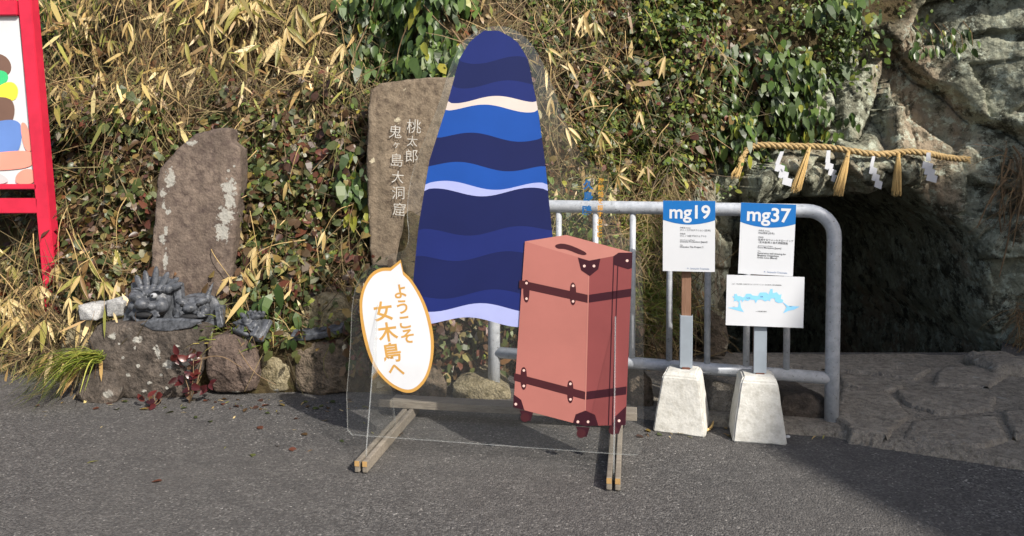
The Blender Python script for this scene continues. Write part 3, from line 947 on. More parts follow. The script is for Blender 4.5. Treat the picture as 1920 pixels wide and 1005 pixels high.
# broken curved ridge tile
arc = []
for i in range(15):
    u = i / 14
    arc.append((545 + 97 * u, 641 - 2 * u - 14 * u ** 2.2))
V, F = [], []
for i, (x, y) in enumerate(arc):
    p = P(x, y, 3.80)
    jag = .012 * math.sin(i * 2.3) + .008 * math.sin(i * 5.1)
    for dy, dz in ((0, 0), (-.01, .034), (.06 + jag, .052), (.11 + jag, .04), (.11 + jag, .015), (.05, .008)):
        V.append((p[0], p[1] + dy, p[2] + dz))
    if i:
        for k in range(6):
            F.append(((i - 1) * 6 + k, (i - 1) * 6 + (k + 1) % 6, i * 6 + (k + 1) % 6, i * 6 + k))
F += [tuple(range(5, -1, -1)), tuple(range(len(V) - 6, len(V)))]
me = modified(mesh_from(V, F), [('REMESH', dict(mode='VOXEL', voxel_size=.006)), ('SMOOTH', dict(factor=.5, iterations=1))])
tag(link('curved_tile', rough(me, .003, 40, 5, 3), M['tile']), 'broken curved grey ridge tile lying on the stones under the rounded boulder', 'roof tile')

# ------------------------------------------------------------------ red signboard
YR = on_hill(92, 525)[1] - .15
rb_loc = P(60, 520, YR)
red = empty('red_signboard', rb_loc, 'red-framed picture board cut by the left edge of the photo', 'signboard')
def rbar(a, b, w, t, name):
    pa, pb = P(*a, YR), P(*b, YR)
    d = (pb - pa) / np.linalg.norm(pb - pa)
    s = np.array([d[2], 0, -d[0]])
    q = [pa - s * w / 2, pa + s * w / 2, pb + s * w / 2, pb - s * w / 2]
    me = poly_prism(q, (0, t, 0))
    bm = bmesh.new()
    bm.from_mesh(me)
    bmesh.ops.bevel(bm, geom=bm.edges[:], offset=.004, segments=2, affect='EDGES')
    return link(name, bm_mesh(bm), M['red'], red)
rbar((42, -40), (97, 590), .074, .07, 'post')
rbar((-640, -30), (-600, 560), .074, .07, 'post')
rbar((-625, 18), (31, 14), .084, .06, 'rail')
rbar((-600, 388), (70, 386), .084, .06, 'rail')
rbar((-612, 352), (68, 350), .03, .05, 'rail')
q = [P(x, y, YR + .03) for x, y in ((-630, 20), (34, 24), (66, 345), (-605, 347))]
pb = link('picture_panel', poly_prism(q, (0, .012, 0)), M['p_board'], red)
def print_px(pts, Y, mat, parent, name, it=2):
    V = [P(x, y, Y) for x, y in (smooth_closed(pts, it) if it else pts)]
    return link(name, mesh_from(V, [tuple(range(len(V)))]), mat, parent)
for k, (pts, c) in enumerate([
        ([(-60, 90), (5, 100), (22, 118), (20, 140), (-10, 150), (-70, 140)], 'brown'), ([(-40, 134), (8, 130), (18, 146), (6, 160), (-40, 168)], 'green'),
        ([(-10, 165), (20, 150), (36, 165), (30, 190), (0, 188)], 'yellow'), ([(-80, 190), (14, 178), (30, 200), (22, 235), (-20, 262), (-80, 250)], 'brown'),
        ([(-30, 234), (20, 222), (42, 232), (40, 270), (30, 290), (-20, 285)], 'sky'), ([(-40, 290), (30, 282), (64, 284), (66, 312), (10, 320), (-40, 318)], 'peach'),
        ([(36, 228), (52, 232), (62, 284), (46, 284)], 'peach'), ([(-60, 318), (0, 322), (24, 345), (-60, 347)], 'grey'), ([(28, 330), (44, 316), (66, 318), (66, 345), (30, 346)], 'peach')]):
    print_px(pts, YR + .029 - k * .0012, M['p_' + c], pb, 'printed_patch')

# ------------------------------------------------------------------ railing
rail_y = lambda X: 3.745 - .30 * X
def rail_pt(px, z):
    u = (px - CX) / FPX
    X = 3.745 * u / (1 + .3 * u)
    return np.array([X, rail_y(X), z])
ZT, ZB = .972, .222
L, R = rail_pt(926, 0), rail_pt(1566, 0)
rdir = (R - L) / np.linalg.norm(R - L)
guard = empty('guard_rail', (L + R) / 2, 'silver-painted steel tube railing with upright bars, before the cave mouth', 'railing')
rad = .115
path = [L + [0, 0, -.03], L + [0, 0, .4], L + [0, 0, ZT - rad]]
for a in np.linspace(0, math.pi / 2, 9)[1:]:
    path.append(L + np.array([0, 0, ZT - rad]) + rdir * rad * (1 - math.cos(a)) + np.array([0, 0, rad * math.sin(a)]))
for a in np.linspace(0, math.pi / 2, 9):
    path.append(R + np.array([0, 0, ZT - rad]) - rdir * rad * (1 - math.sin(a)) + np.array([0, 0, rad * math.cos(a)]))
path += [R + [0, 0, .4], R + [0, 0, -.03]]
link('frame_tube', tube_me(path, .031, 18), M['silver'], guard)
link('lower_rail', tube_me([L + [0, 0, ZB] + rdir * .0, R + [0, 0, ZB]], .0285, 16), M['silver'], guard)
for px in (980, 1048, 1117, 1187, 1257, 1329, 1403, 1479):
    p = rail_pt(px, 0)
    link('bar', tube_me([p + [0, 0, ZB + .02], p + [0, 0, ZT - .02]], .0148, 12), M['silver'], guard)
    for z, s in ((ZB + .03, -1), (ZT - .03, 1)):
        pass

# ------------------------------------------------------------------ sign posts
def frustum(c, wb, wt, h, rotz, bev=.006):
    bm = bmesh.new()
    vb = [bm.verts.new((x * wb / 2, y * wb / 2, 0)) for x, y in ((-1, -1), (1, -1), (1, 1), (-1, 1))]
    vm = [bm.verts.new((x * wt / 2, y * wt / 2, h * .93)) for x, y in ((-1, -1), (1, -1), (1, 1), (-1, 1))]
    vt = [bm.verts.new((x * wt * .42, y * wt * .42, h)) for x, y in ((-1, -1), (1, -1), (1, 1), (-1, 1))]
    bm.faces.new(vb[::-1])
    bm.faces.new(vt)
    for A_, B_ in ((vb, vm), (vm, vt)):
        for i in range(4):
            j = (i + 1) % 4
            bm.faces.new((A_[i], A_[j], B_[j], B_[i]))
    bmesh.ops.bevel(bm, geom=bm.edges[:], offset=bev, segments=2, affect='EDGES')
    bmesh.ops.subdivide_edges(bm, edges=[e for e in bm.edges if e.calc_length() > .05], cuts=5, use_grid_fill=True)
    bmesh.ops.transform(bm, matrix=Matrix.Translation(tuple(c)) @ Matrix.Rotation(rotz, 4, 'Z'), verts=bm.verts)
    me = bm_mesh(bm)
    co = get_co(me)
    nn = np.stack([fbm(co * 25 + k * 31, 3, 7 + k) for k in range(3)], 1)
    set_co(me, co + nn * .0025)
    return me
def panel_frame(px4, Y, yaw):
    """centre, right axis, up axis, width and height of a flat board from its four corners"""
    cs = [P(x, y, Y) for x, y in px4]
    c = np.mean(cs, 0)
    w = (np.linalg.norm(cs[1] - cs[0]) + np.linalg.norm(cs[2] - cs[3])) / 2
    h = (np.linalg.norm(cs[3] - cs[0]) + np.linalg.norm(cs[2] - cs[1])) / 2
    up = (cs[0] + cs[1]) / 2 - (cs[3] + cs[2]) / 2
    ey = up / np.linalg.norm(up)
    ex = np.array([math.cos(yaw), math.sin(yaw), 0])
    ex = ex - ey * (ex @ ey)
    ex /= np.linalg.norm(ex)
    nrm = np.cross(ex, ey)
    return c, ex, ey, nrm, w, h
def board(px4, Y, yaw, mat, parent, name, th=.006):
    c, ex, ey, nn, w, h = panel_frame(px4, Y, yaw)
    q = [c - ex * w / 2 - ey * h / 2, c + ex * w / 2 - ey * h / 2, c + ex * w / 2 + ey * h / 2, c - ex * w / 2 + ey * h / 2]
    return link(name, poly_prism(q, nn * -th), mat, parent), (c, ex, ey, nn, w, h)
def info_sign(fr, parent, code, lines):
    c, ex, ey, nn, w, h = fr
    top = c + ey * h / 2 + nn * .0008
    pts = [top - ex * w / 2, top + ex * w / 2]
    for i in range(13):
        u = 1 - 2 * i / 12
        pts.append(top + ex * w / 2 * u - ey * h * (.27 + .065 * (1 - u * u)))
    link('header', mesh_from(pts, [tuple(range(len(pts) - 1, -1, -1))]), M['sign_blue'], parent)
    link('code_lettering', mesh_from(*put_text(code, top + nn * .0008 - ey * h * .185 + ex * w * .015, ex, ey, w * .365, .022)), M['sign_white'], parent)
    T = []
    for s, x, y, sz, bd in lines:
        T.append(put_text(s, c + nn * .0012 + ex * w * (x - .5) + ey * h * (.5 - y), ex, ey, w * sz, bd, 'L'))
    link('small_lettering', mesh_from(*merge(T)), M['ink'], parent)
    link('footer_lettering', mesh_from(*put_text('✶  Setouchi Triennale', c + nn * .0012 + ex * w * .18 - ey * h * .455, ex, ey, w * .048, .0)), M['ink_blue'], parent)
Y19, Y37 = 3.24, 3.14
b19 = G(1283, 808) + np.array([0, .09, 0])
b19 = np.array([(1283 - CX) / FPX * 3.33, 3.33, 0])
s19 = empty('sign_post', b19, 'white and blue notice mg19 on a brown stake in a concrete block, left', 'sign', 'artwork notices on concrete blocks')
link('concrete_block', frustum(b19, .228, .158, .262, math.radians(-20)), M['concrete'], s19)
sx = (1290 - CX) / FPX * 3.33
link('stake', box_me((sx, 3.345, .56), (.042, .03, .62), math.radians(-12), .003), M['stake'], s19)
ch = link('channel', box_me((sx - .003, 3.325, .385), (.054, .012, .235), math.radians(-12), .002), M['channel'], s19)
link('bolt', box_me((sx - .003, 3.325, .264), (.034, .02, .014), math.radians(-12), .002), M['rust'], ch)
for dx in (-.027, .027):
    a = math.radians(-12)
    link('channel_flange', box_me((sx - .003 + dx * math.cos(a) + .016 * math.sin(a) * -1, 3.325 + dx * math.sin(a) + .018, .385), (.003, .036, .235), a), M['channel'], ch)
pan, fr = board([(1244, 377), (1340, 376), (1338.5, 510), (1244, 508)], 3.30, math.radians(-10), M['sign_white'], s19, 'notice_panel')
info_sign(fr, pan, 'mg19', [('作家名 Artist', .33, .39, .036, .004), ('オニノコプロダクション [日本]', .33, .425, .042, .006), ('作品名', .33, .475, .036, .004), ('オニノコ瓦プロジェクト2', .33, .507, .044, .006), ('Artist/Country/Region', .33, .56, .032, 0), ('Oninoko Production [Japan]', .33, .588, .046, .006), ('Title', .33, .635, .032, 0), ('Oninoko Tile Project 2', .33, .663, .048, .008)])
b37 = np.array([(1424 - CX) / FPX * 3.225, 3.225, 0])
s37 = empty('sign_post', b37, 'white and blue notice mg37 with cave map board on a concrete block, right', 'sign', 'artwork notices on concrete blocks')
link('concrete_block', frustum(b37, .222, .152, .272, math.radians(-11)), M['concrete'], s37)
sx = (1428 - CX) / FPX * 3.225
link('stake', box_me((sx, 3.24, .62), (.042, .03, .70), math.radians(-8), .003), M['stake'], s37)
ch = link('channel', box_me((sx - .001, 3.215, .46), (.054, .012, .37), math.radians(-8), .002), M['channel'], s37)
link('bolt', box_me((sx - .001, 3.214, .27), (.036, .02, .014), math.radians(-8), .002), M['rust'], ch)
pan, fr = board([(1391, 381), (1491, 382.5), (1484, 517), (1386, 514)], 3.205, math.radians(-9), M['sign_white'], s37, 'notice_panel')
info_sign(fr, pan, 'mg37', [('作家名 Artist', .34, .39, .036, .004), ('村山悟郎 [日本]', .34, .425, .042, .006), ('作品名', .34, .482, .034, .004), ('生成するウォールドローイング', .34, .52, .046, .006), ('−女木島/鬼ヶ島大洞窟壁画', .34, .556, .046, .006), ('Artist/Country/Region', .34, .60, .03, 0), ('Goro Murayama [Japan]', .34, .628, .044, .006), ('Title', .34, .675, .03, 0), ('Generative wall drawing for', .34, .707, .046, .007), ('Megijima Onigashima', .34, .738, .046, .007), ('Great Cave (Mural)', .34, .769, .046, .007)])
mp, fr = board([(1364.5, 517), (1506, 518), (1503, 613.5), (1363, 611)], 3.185, math.radians(-7), M['sign_white'], s37, 'map_panel')
c, ex, ey, nn, w, h = fr
def mpt(x, y, k=.0008):
    # x,y in the enlarged view of the board: 481..992 by 566..908
    return c + ex * w * ((x - 481) / 511 - .5) + ey * h * (.5 - (y - 566) / 342) + nn * k
caves = [[(492, 788), (560, 782), (566, 750), (574, 750), (580, 785), (600, 815), (555, 805), (520, 796)], [(520, 712), (535, 708), (534, 695), (548, 692), (556, 708), (570, 706), (590, 716), (604, 706), (612, 690), (640, 688), (655, 700), (690, 702), (702, 678), (745, 676), (760, 690), (772, 652), (785, 652), (788, 680), (812, 672), (830, 690), (845, 686), (840, 715), (858, 725), (852, 742), (825, 745), (805, 736), (800, 715), (775, 716), (770, 735), (756, 728), (740, 738), (715, 724), (690, 728), (676, 752), (668, 730), (640, 728), (625, 738), (600, 732), (588, 748), (580, 728), (566, 752), (552, 738), (530, 745), (536, 724)], [(852, 736), (890, 762), (966, 764), (930, 786), (890, 796), (858, 814), (880, 772)]]
for k, cv in enumerate(caves):
    pts = [mpt(x, y, .0008 + k * .0003) for x, y in cv]
    me = mesh_from(pts, [tuple(range(len(pts)))])
    link('map_shape', me, M['map_blue'], mp)
T = [put_text('mg37　村山悟郎「生成するウォールドローイング −女木島/鬼ヶ島大洞窟壁画」', mpt(516, 628, .0016), ex, ey, w * .0185, .004, 'L'), put_text('入口', mpt(531, 780, .002), ex, ey, w * .018, 0), put_text('大広間', mpt(625, 718, .002), ex, ey, w * .018, 0), put_text('宝庫', mpt(714, 706, .002), ex, ey, w * .018, 0), put_text('出口', mpt(906, 764, .002), ex, ey, w * .018, 0), put_text('← 作品展示場所', mpt(714, 806, .0016), ex, ey, w * .02, 0.004)]
link('small_lettering', mesh_from(*merge(T)), M['ink'], mp)['kind'] = 'stuff'

# ------------------------------------------------------------------ clear display panel
PA, PB = np.array([-.63, 3.04, 0]), np.array([.48, 2.86, 0])
pex = (PB - PA) / np.linalg.norm(PB - PA)
pnn = np.array([pex[1], -pex[0], 0])        # towards the viewer
pup = np.array([0, 0, 1.])
def SP(px, py, off=0.0):
    d = ray(px, py)
    o = np.array([0, 0, CAMZ])
    t = ((PA - o) @ pnn) / (d @ pnn)
    return o + d * t + pnn * off
stand = empty('display_panel', (PA + PB) / 2, 'clear acrylic display panel with speech bubble, suitcase picture and blue wavy bands, on wooden feet', 'display')
out = [(660, 815), (652, 806), (650, 740), (658, 640), (660, 560), (678, 510), (725, 478), (762, 470), (768, 440), (762, 400), (770, 330), (795, 265), (826, 190), (845, 120), (872, 70), (920, 47), (965, 52), (1005, 88), (1040, 170), (1075, 270), (1110, 310), (1150, 325), (1156, 440), (1196, 458), (1206, 500), (1207, 740), (1206, 838), (1196, 852), (1180, 853)]
out = [np.array(p, float) for p in out]
sm = smooth_open(out[2:-3], 2)
ol = [out[0], out[1]] + sm + out[-3:]
pv = [SP(x, y, .004) for x, y in ol]
me = poly_prism(pv, -pnn * .008)
me.materials.append(M['acrylic'])
me.materials.append(M['acrylic_edge'])
for p in me.polygons:
    p.material_index = 0 if len(p.vertices) > 4 else 1
pnl = link('panel', me, None, stand)
def sprint(pts, layer, mat, parent, name, it=0):
    q = smooth_closed(pts, it) if it else pts
    V = [SP(x, y, .0048 + layer * .0004) for x, y in q]
    F = [tuple(range(len(V)))]
    return link(name, mesh_from(V, F), M['p_' + mat], parent)
# plain flat colour shapes (stand-in for the printed artwork)
art = None
lx = lambda y: np.interp(y, [58, 75, 110, 200, 300, 420, 520, 600], [908, 884, 862, 838, 806, 786, 776, 772])
rx = lambda y: np.interp(y, [58, 75, 110, 200, 300, 420, 520, 600], [936, 968, 990, 1008, 1022, 1034, 1044, 1052])
def wave_line(y, k):
    """wavy line across the tall striped hill shape"""
    n_ = 26
    amp_ = 0 if k == 0 else 10
    q = [(lx(y) + (rx(y) - lx(y)) * i / n_, y) for i in range(n_ + 1)]
    return [(x, yy + amp_ * math.sin(x / 34 + k * .8) * math.sin(math.pi * i / n_) ** .4) for i, (x, yy) in enumerate(q)]
levels = [58, 112, 160, 190, 206, 258, 312, 346, 358, 432, 480, 552, 578, 604]
for k, m in enumerate(['indigo', 'navy', 'indigo', 'cream', 'blue', 'navy', 'blue', 'lav', 'navy', 'indigo', 'navy', 'indigo', 'lav']):
    y0, y1 = levels[k], levels[k + 1]
    q = wave_line(y0, k)[::-1] + [(lx(y), y) for y in np.linspace(y0, y1, 6)[1:-1]] + wave_line(y1, k + 1) + [(rx(y), y) for y in np.linspace(y1, y0, 6)[1:-1]]
    sprint(q, 1, m, pnl, 'printed_band')
# printed suitcase
sc_ = sprint([(985, 452), (1105, 488), (1097, 797), (963, 762)], 14, 'coral', pnl, 'suitcase_picture')
sprint([(1105, 488), (1186, 473), (1173, 795), (1097, 797)], 14, 'coral_d', sc_, 'suitcase_side')
sprint([(985, 452), (1062, 440), (1186, 473), (1105, 488)], 14, 'coral_t', sc_, 'suitcase_top')
def strip(pts, layer, mat, name):
    return sprint(pts, layer, mat, sc_, name)
strip([(975, 524), (1103, 552), (1102, 567), (974, 539)], 15, 'maroon', 'strap')
strip([(1103, 552), (1184, 540), (1183, 555), (1102, 567)], 15, 'maroon_d', 'strap')
strip([(965, 698), (1098, 733), (1098, 748), (964, 712)], 15, 'maroon', 'strap')
strip([(1098, 733), (1175, 723), (1174, 738), (1098, 748)], 15, 'maroon_d', 'strap')
strip([(1150, 482), (1152, 482), (1142, 795), (1140, 795)], 15, 'maroon_d', 'side_seam')
strip([(1158, 481), (1160, 481), (1149, 795), (1147, 795)], 15, 'maroon_d', 'side_seam')
strip([(1104, 488), (1106, 488), (1098, 797), (1096, 797)], 15.5, 'coral_t', 'front_edge')
def disc(x, y, r, n_=14):
    return [(x + r * math.cos(2 * math.pi * i / n_), y + r * math.sin(2 * math.pi * i / n_)) for i in range(n_)]
for pts in ([(1084, 482), (1105, 488), (1126, 484), (1122, 504), (1106, 517), (1090, 506)], [(1150, 480), (1160, 473), (1186, 473), (1185, 502), (1178, 504), (1152, 496)], [(1075, 791), (1080, 775), (1098, 768), (1116, 776), (1122, 796), (1097, 797)], [(963, 762), (964, 738), (978, 748), (984, 767)], [(1173, 795), (1148, 796), (1155, 778), (1174, 760)]):
    strip(pts, 16, 'maroon_d', 'corner_guard')
for x, y in ((1075, 550), (983, 708), (1070, 733), (988, 545)):
    strip(smooth_closed([(x - 6, y - 22), (x + 6, y - 20), (x + 5, y + 22), (x - 6, y + 20)], 2), 16, 'maroon', 'buckle')
    strip(disc(x, y - 15, 2.4), 17, 'rivet', 'rivet')
    strip(disc(x, y + 14, 2.4), 17, 'rivet', 'rivet')
for x, y in ((1096, 498), (1114, 498), (1176, 488), (1084, 789), (1103, 789), (1161, 787), (968, 756)):
    strip(disc(x, y, 2.6), 17, 'rivet', 'rivet')
for x, y in ((983, 782), (1088, 812), (1148, 806)):
    strip([(x - 8, y - 14), (x + 18, y - 12), (x + 12, y + 6), (x, y + 4)], 13.2, 'maroon_d', 'caster')
    strip(disc(x + 2, y - 1, 8.5, 18), 13.4, 'maroon', 'caster_wheel')
strip(smooth_closed([(1040, 458), (1060, 455), (1096, 470), (1102, 477), (1090, 478), (1062, 466), (1044, 466)], 2), 16, 'maroon', 'carry_handle')
# speech bubble
bub = [(753, 486), (758, 508), (776, 525), (801, 569), (815, 623), (815, 668), (804, 709), (782, 733), (760, 736), (728, 719), (699, 684), (682, 630), (675, 575), (680, 540), (696, 512), (715, 501), (734, 501)]
bs = [np.array(bub[0], float)] + [p for p in smooth_open([np.array(b_, float) for b_ in bub[1:]], 2)]
sb = sprint([tuple(p) for p in bs], 20, 'gold', pnl, 'speech_bubble')
cxy = np.array([747., 617.])
inner = []
for p in bs:
    d = p - cxy
    inner.append(tuple(cxy + d * (1 - 6.2 / np.linalg.norm(d))))
sprint(inner, 21, 'white', sb, 'bubble_fill')
T = []
for ch_, x, y, s in [('よ', 752, 545, 30), ('う', 756, 574, 30), ('こ', 761, 603, 30), ('そ', 766, 629, 31), ('女', 720, 582, 39), ('木', 729, 621, 39), ('島', 737, 659, 39), ('へ', 745, 692, 33)]:
    T.append(put_text(ch_, SP(x, y, .0048 + .0090), pex, pup, s * 2.97 / FPX, .022, 'C', math.radians(9)))
link('lettering', mesh_from(*merge(T)), M['p_gold'], sb)
T = [put_text(ch_, SP(x, y, .0055), pex, pup, 19 * 2.92 / FPX, .03) for ch_, x, y in [('久', 1103, 346), ('島', 1103, 368), ('鴎', 1101, 394)]]
link('name_lettering', mesh_from(*merge(T)), M['p_name_blue'], pnl)
T = [put_text(ch_, SP(1127 - i * .35, 339 + i * 12.6, .0055), pex, pup, 11 * 2.92 / FPX, .02) for i, ch_ in enumerate('海賊船を探すお嬢様')]
link('tagline_lettering', mesh_from(*merge(T)), M['p_gold2'], pnl)
# fins, feet and rear beam
def fin_and_foot(px, front, rear, apex_py):
    b = SP(px, 835)
    b[2] = 0
    ap = SP(px, apex_py)[2]
    for s in (-1, 1):
        c = b + pex * s * .0155 + pnn * (front - rear) / 2
        me = box_me((c[0], c[1], .0285), (.020, front + rear, .045), math.atan2(pex[1], pex[0]), .004)
        o = link('foot_board', me, M['weathered'], stand)
        e = b + pex * s * .0155 + pnn * (front + .0012)
        link('board_end', box_me((e[0], e[1], .040), (.018, .002, .02), math.atan2(pex[1], pex[0]), .0), M['end_grain'], o)
    q = [b + pup * .012 + pnn * (front * .72), b + pup * .075 + pnn * (front * .72), b + pup * ap + pnn * .012, b + pup * ap + pnn * -.012, b + pup * .012 - pnn * .22]
    q = [x + pex * .0025 for x in q]
    me = poly_prism(q, -pex * .005)
    me.materials.append(M['acrylic'])
    me.materials.append(M['acrylic_edge'])
    for p in me.polygons:
        p.material_index = 0 if len(p.vertices) > 4 else 1
    link('support_fin', me, None, stand)
    link('foot_block', box_me(tuple(b - pnn * (rear - .05) + pup * .029)[:3], (.011, .09, .04), math.atan2(pex[1], pex[0])), M['weathered'], stand)
    return b
bl = fin_and_foot(712, .215, .50, 567)
br = fin_and_foot(1153, .215, .50, 592)
cb = (bl + br) / 2 - pnn * .43
link('rear_beam', box_me((cb[0], cb[1], .052 + .019), (1.13, .09, .034), math.atan2(pex[1], pex[0]), .003), M['weathered'], stand)

# ------------------------------------------------------------------ sacred rope over the cave
rp_px = [(1388, 306), (1394, 288), (1404, 276), (1425, 271), (1480, 274), (1550, 275), (1600, 284), (1650, 291), (1700, 283), (1740, 288), (1775, 296), (1812, 299)]
def front_y(px, py):
    """rope hangs against the most proud rock near it"""
    return min(on_hill(px + a, py + b)[1] for a in (-25, 0, 25) for b in (-14, 0, 14))
ry = [front_y(*p) for p in rp_px]
ry = np.convolve(np.pad(ry, 2, 'edge'), np.ones(5) / 5, 'valid')
ry = np.minimum(ry, [front_y(*p) for p in rp_px]) - .035
rope_c = smooth_open([P(x, y, Y) for (x, y), Y in zip(rp_px, ry)], 3)
rope = empty('sacred_rope', rope_c[len(rope_c) // 2], 'twisted straw rope hung across the rock above the cave mouth', 'rope')
seg = [np.linalg.norm(b_ - a_) for a_, b_ in zip(rope_c[:-1], rope_c[1:])]
cum = np.concatenate([[0], np.cumsum(seg)])
dense = []
for s in np.linspace(0, cum[-1], 240):
    dense.append(np.array([np.interp(s, cum, [q_[k] for q_ in rope_c]) for k in range(3)]))
for k in range(3):
    pts, rr = [], []
    for i, p in enumerate(dense):
        t = dense[min(i + 1, 239)] - dense[max(i - 1, 0)]
        t = t / np.linalg.norm(t)
        u_ = np.cross(t, [0, 1, 0])
        u_ /= np.linalg.norm(u_)
        v_ = np.cross(t, u_)
        a = i / 239 * cum[-1] / .105 * 2 * math.pi + k * 2 * math.pi / 3
        pts.append(p + (u_ * math.cos(a) + v_ * math.sin(a)) * .0108)
        rr.append(.0118 * (1 + .12 * math.sin(i * .9 + k * 2)))
    link('strand', tube_me(pts, rr, 7), M['rope'], rope)
def straw_bundle(top, bottom, w0, w1, count, seed, parent, name):
    rs = np.random.default_rng(seed)
    V, F = [], []
    for i in range(count):
        a, r = rs.uniform(0, 6.28), math.sqrt(rs.uniform(0, 1))
        o0 = np.array([math.cos(a) * r * w0, math.sin(a) * r * w0, 0])
        o1 = np.array([math.cos(a) * r * w1, math.sin(a) * r * w1 * .8, rs.uniform(-.03, .02)])
        p0, p1 = top + o0, bottom + o1
        pm = (p0 + p1) / 2 + np.array([math.cos(a), math.sin(a), 0]) * w1 * .12 * rs.uniform(0, 1)
        v, f = tube_data([p0, pm, p1], [.0022, .002, .0012], 4)
        F += [tuple(x + len(V) for x in q_) for q_ in f]
        V += v
    return link(name, mesh_from(V, F), M['straw'], parent)
def rope_at(px):
    d = [abs(project(q_[None])[0][0] - px) for q_ in dense]
    return dense[int(np.argmin(d))]
for k, (tx, bx, by) in enumerate([(1503, 1492, 354), (1588, 1572, 360), (1680, 1681, 360)]):
    tp = rope_at(tx) + np.array([0, -.028, -.005])
    tp[1] = min(tp[1], on_hill(bx, by - 30)[1] - .05, on_hill(bx, by - 12)[1] - .05)
    bt = P(bx, by, tp[1] - .02)
    tas = straw_bundle(tp, bt, .008, .032, 90, 90 + k, rope, 'tassel')
    link('tassel_binding', tube_me([tp + (bt - tp) * .1, tp + (bt - tp) * .16], .0125, 8), M['rope'], tas)
tp = rope_at(1390) + np.array([0, -.02, 0])
straw_bundle(tp, P(1378, 328, tp[1] - .02), .012, .03, 80, 95, rope, 'frayed_end')
tp = rope_at(1808)
straw_bundle(tp - np.array([.04, 0, 0]), tp + np.array([.03, 0, 0]), .014, .016, 40, 96, rope, 'cut_end')
fz = []
rs_f = np.random.default_rng(8)
for i in range(170):
    q0 = dense[int(rs_f.integers(2, 238))]
    a = rs_f.uniform(0, 6.28)
    q0 = q0 + np.array([0, math.cos(a) * .02 - .004, math.sin(a) * .02])
    q1 = q0 + np.array([rs_f.uniform(-.03, .03), math.cos(a) * .014, math.sin(a) * .014 - .004])
    fz.append(tube_data([q0, (q0 + q1) / 2 + rs_f.normal(0, .002, 3), q1], [.0009, .0008, .0005], 3))
link('loose_fibres', mesh_from(*merge(fz)), M['straw'], rope)['kind'] = 'stuff'
def streamer(px, pts_px, label, seed):
    Y = min([rope_at(px)[1] - .04] + [on_hill(x, y)[1] - .03 for q_ in pts_px for x, y in q_])
    V, F = [], []
    for i, quad in enumerate(pts_px):
        for j, (x, y) in enumerate(quad):
            V.append(P(x, y, Y - (.004 * i) + (.008 if j in (1, 2) else 0)))
        F.append(tuple(range(4 * i, 4 * i + 4)))
    me = modified(mesh_from(V, F), [('SOLIDIFY', dict(thickness=.0012))])
    return tag(link('paper_streamer', me, M['paper']), label, 'paper streamer', 'zigzag paper streamers on the rope')
def zig(x, y, dx, w, h, n_, lean):
    qs = []
    for i in range(n_):
        qs.append([(x, y), (x + w, y + 5), (x + w - 3, y + h + 5), (x - 3, y + h)])
        x, y = x + dx, y + h - 1.5
    return qs
streamer(1465, [[(1463, 284), (1470, 284), (1461, 308), (1452, 310)]] + zig(1455, 306, 7, 17, 14, 3, 4), 'white zigzag paper streamer, leftmost on the rope', 1)
streamer(1553, [[(1550, 282), (1557, 282), (1556, 306), (1547, 306)]] + zig(1549, 303, 6, 14, 13, 3, 4), 'white zigzag paper streamer, second from the left on the rope', 2)
streamer(1638, [[(1635, 293), (1641, 293), (1637, 314), (1630, 314)]] + zig(1632, 311, 5, 13, 14, 3, 4), 'white zigzag paper streamer, third on the rope, hanging before the dark mouth', 3)
streamer(1740, [[(1737, 286), (1745, 286), (1745, 302), (1736, 302)]] + zig(1731, 302, 4, 19, 13, 3, 2), 'broad white zigzag paper streamer, rightmost on the rope', 4)

# ------------------------------------------------------------------ plants
LEAF_T = np.array([0, .3, .3, .68, .68, 1.0])
def leaf_mass(pos, dr, nr, L, W, bend, col, mids=(.46, .5), shape='lance'):
    """many leaves at once: 6 vertices each, drooping along their length"""
    n_ = len(pos)
    dr = dr / np.linalg.norm(dr, axis=1, keepdims=True)
    side = np.cross(dr, nr)
    side /= np.linalg.norm(side, axis=1, keepdims=True) + 1e-9
    nn_ = np.cross(side, dr)
    T = np.array([0, .3, .3, .7, .7, 1.0])
    Wd = np.array([0, .5, -.5, .38, -.38, 0]) if shape == 'lance' else np.array([0, .5, -.5, .42, -.42, 0])
    Cup = np.array([0, .10, .10, .08, .08, 0])
    V = pos[:, None] + dr[:, None] * (L[:, None] * T)[..., None] + side[:, None] * (W[:, None] * Wd)[..., None] + nn_[:, None] * (W[:, None] * Cup)[..., None]
    V[..., 2] -= (L * bend)[:, None] * T ** 2
    V = V.reshape(-1, 3)
    b = (np.arange(n_) * 6)[:, None]
    F = np.concatenate([b + [0, 1, 2], b + [1, 3, 4], b + [1, 4, 2], b + [3, 5, 4]])
    return V, F, np.repeat(col, 6, 0)
def stem_mass(p0, p1, sag, w, col):
    n_ = len(p0)
    d = p1 - p0
    view = np.array([0., -1., .15])
    side = np.cross(d, view)
    side /= np.linalg.norm(side, axis=1, keepdims=True) + 1e-9
    V = []
    for t, k in ((0, 1), (.35, .9), (.7, .75), (1, .35)):
        c = p0 + d * t + np.stack([sag[:, 0] * t * (1 - t), sag[:, 1] * t * (1 - t), sag[:, 2] * t * (1 - t)], 1)
        V += [c + side * (w * k / 2)[:, None], c - side * (w * k / 2)[:, None]]
    V = np.stack(V, 1).reshape(-1, 3)
    b = (np.arange(n_) * 8)[:, None]
    F = np.concatenate([b + q for q in ([0, 2, 3], [0, 3, 1], [2, 4, 5], [2, 5, 3], [4, 6, 7], [4, 7, 5])])
    return V, F, np.repeat(col, 8, 0)
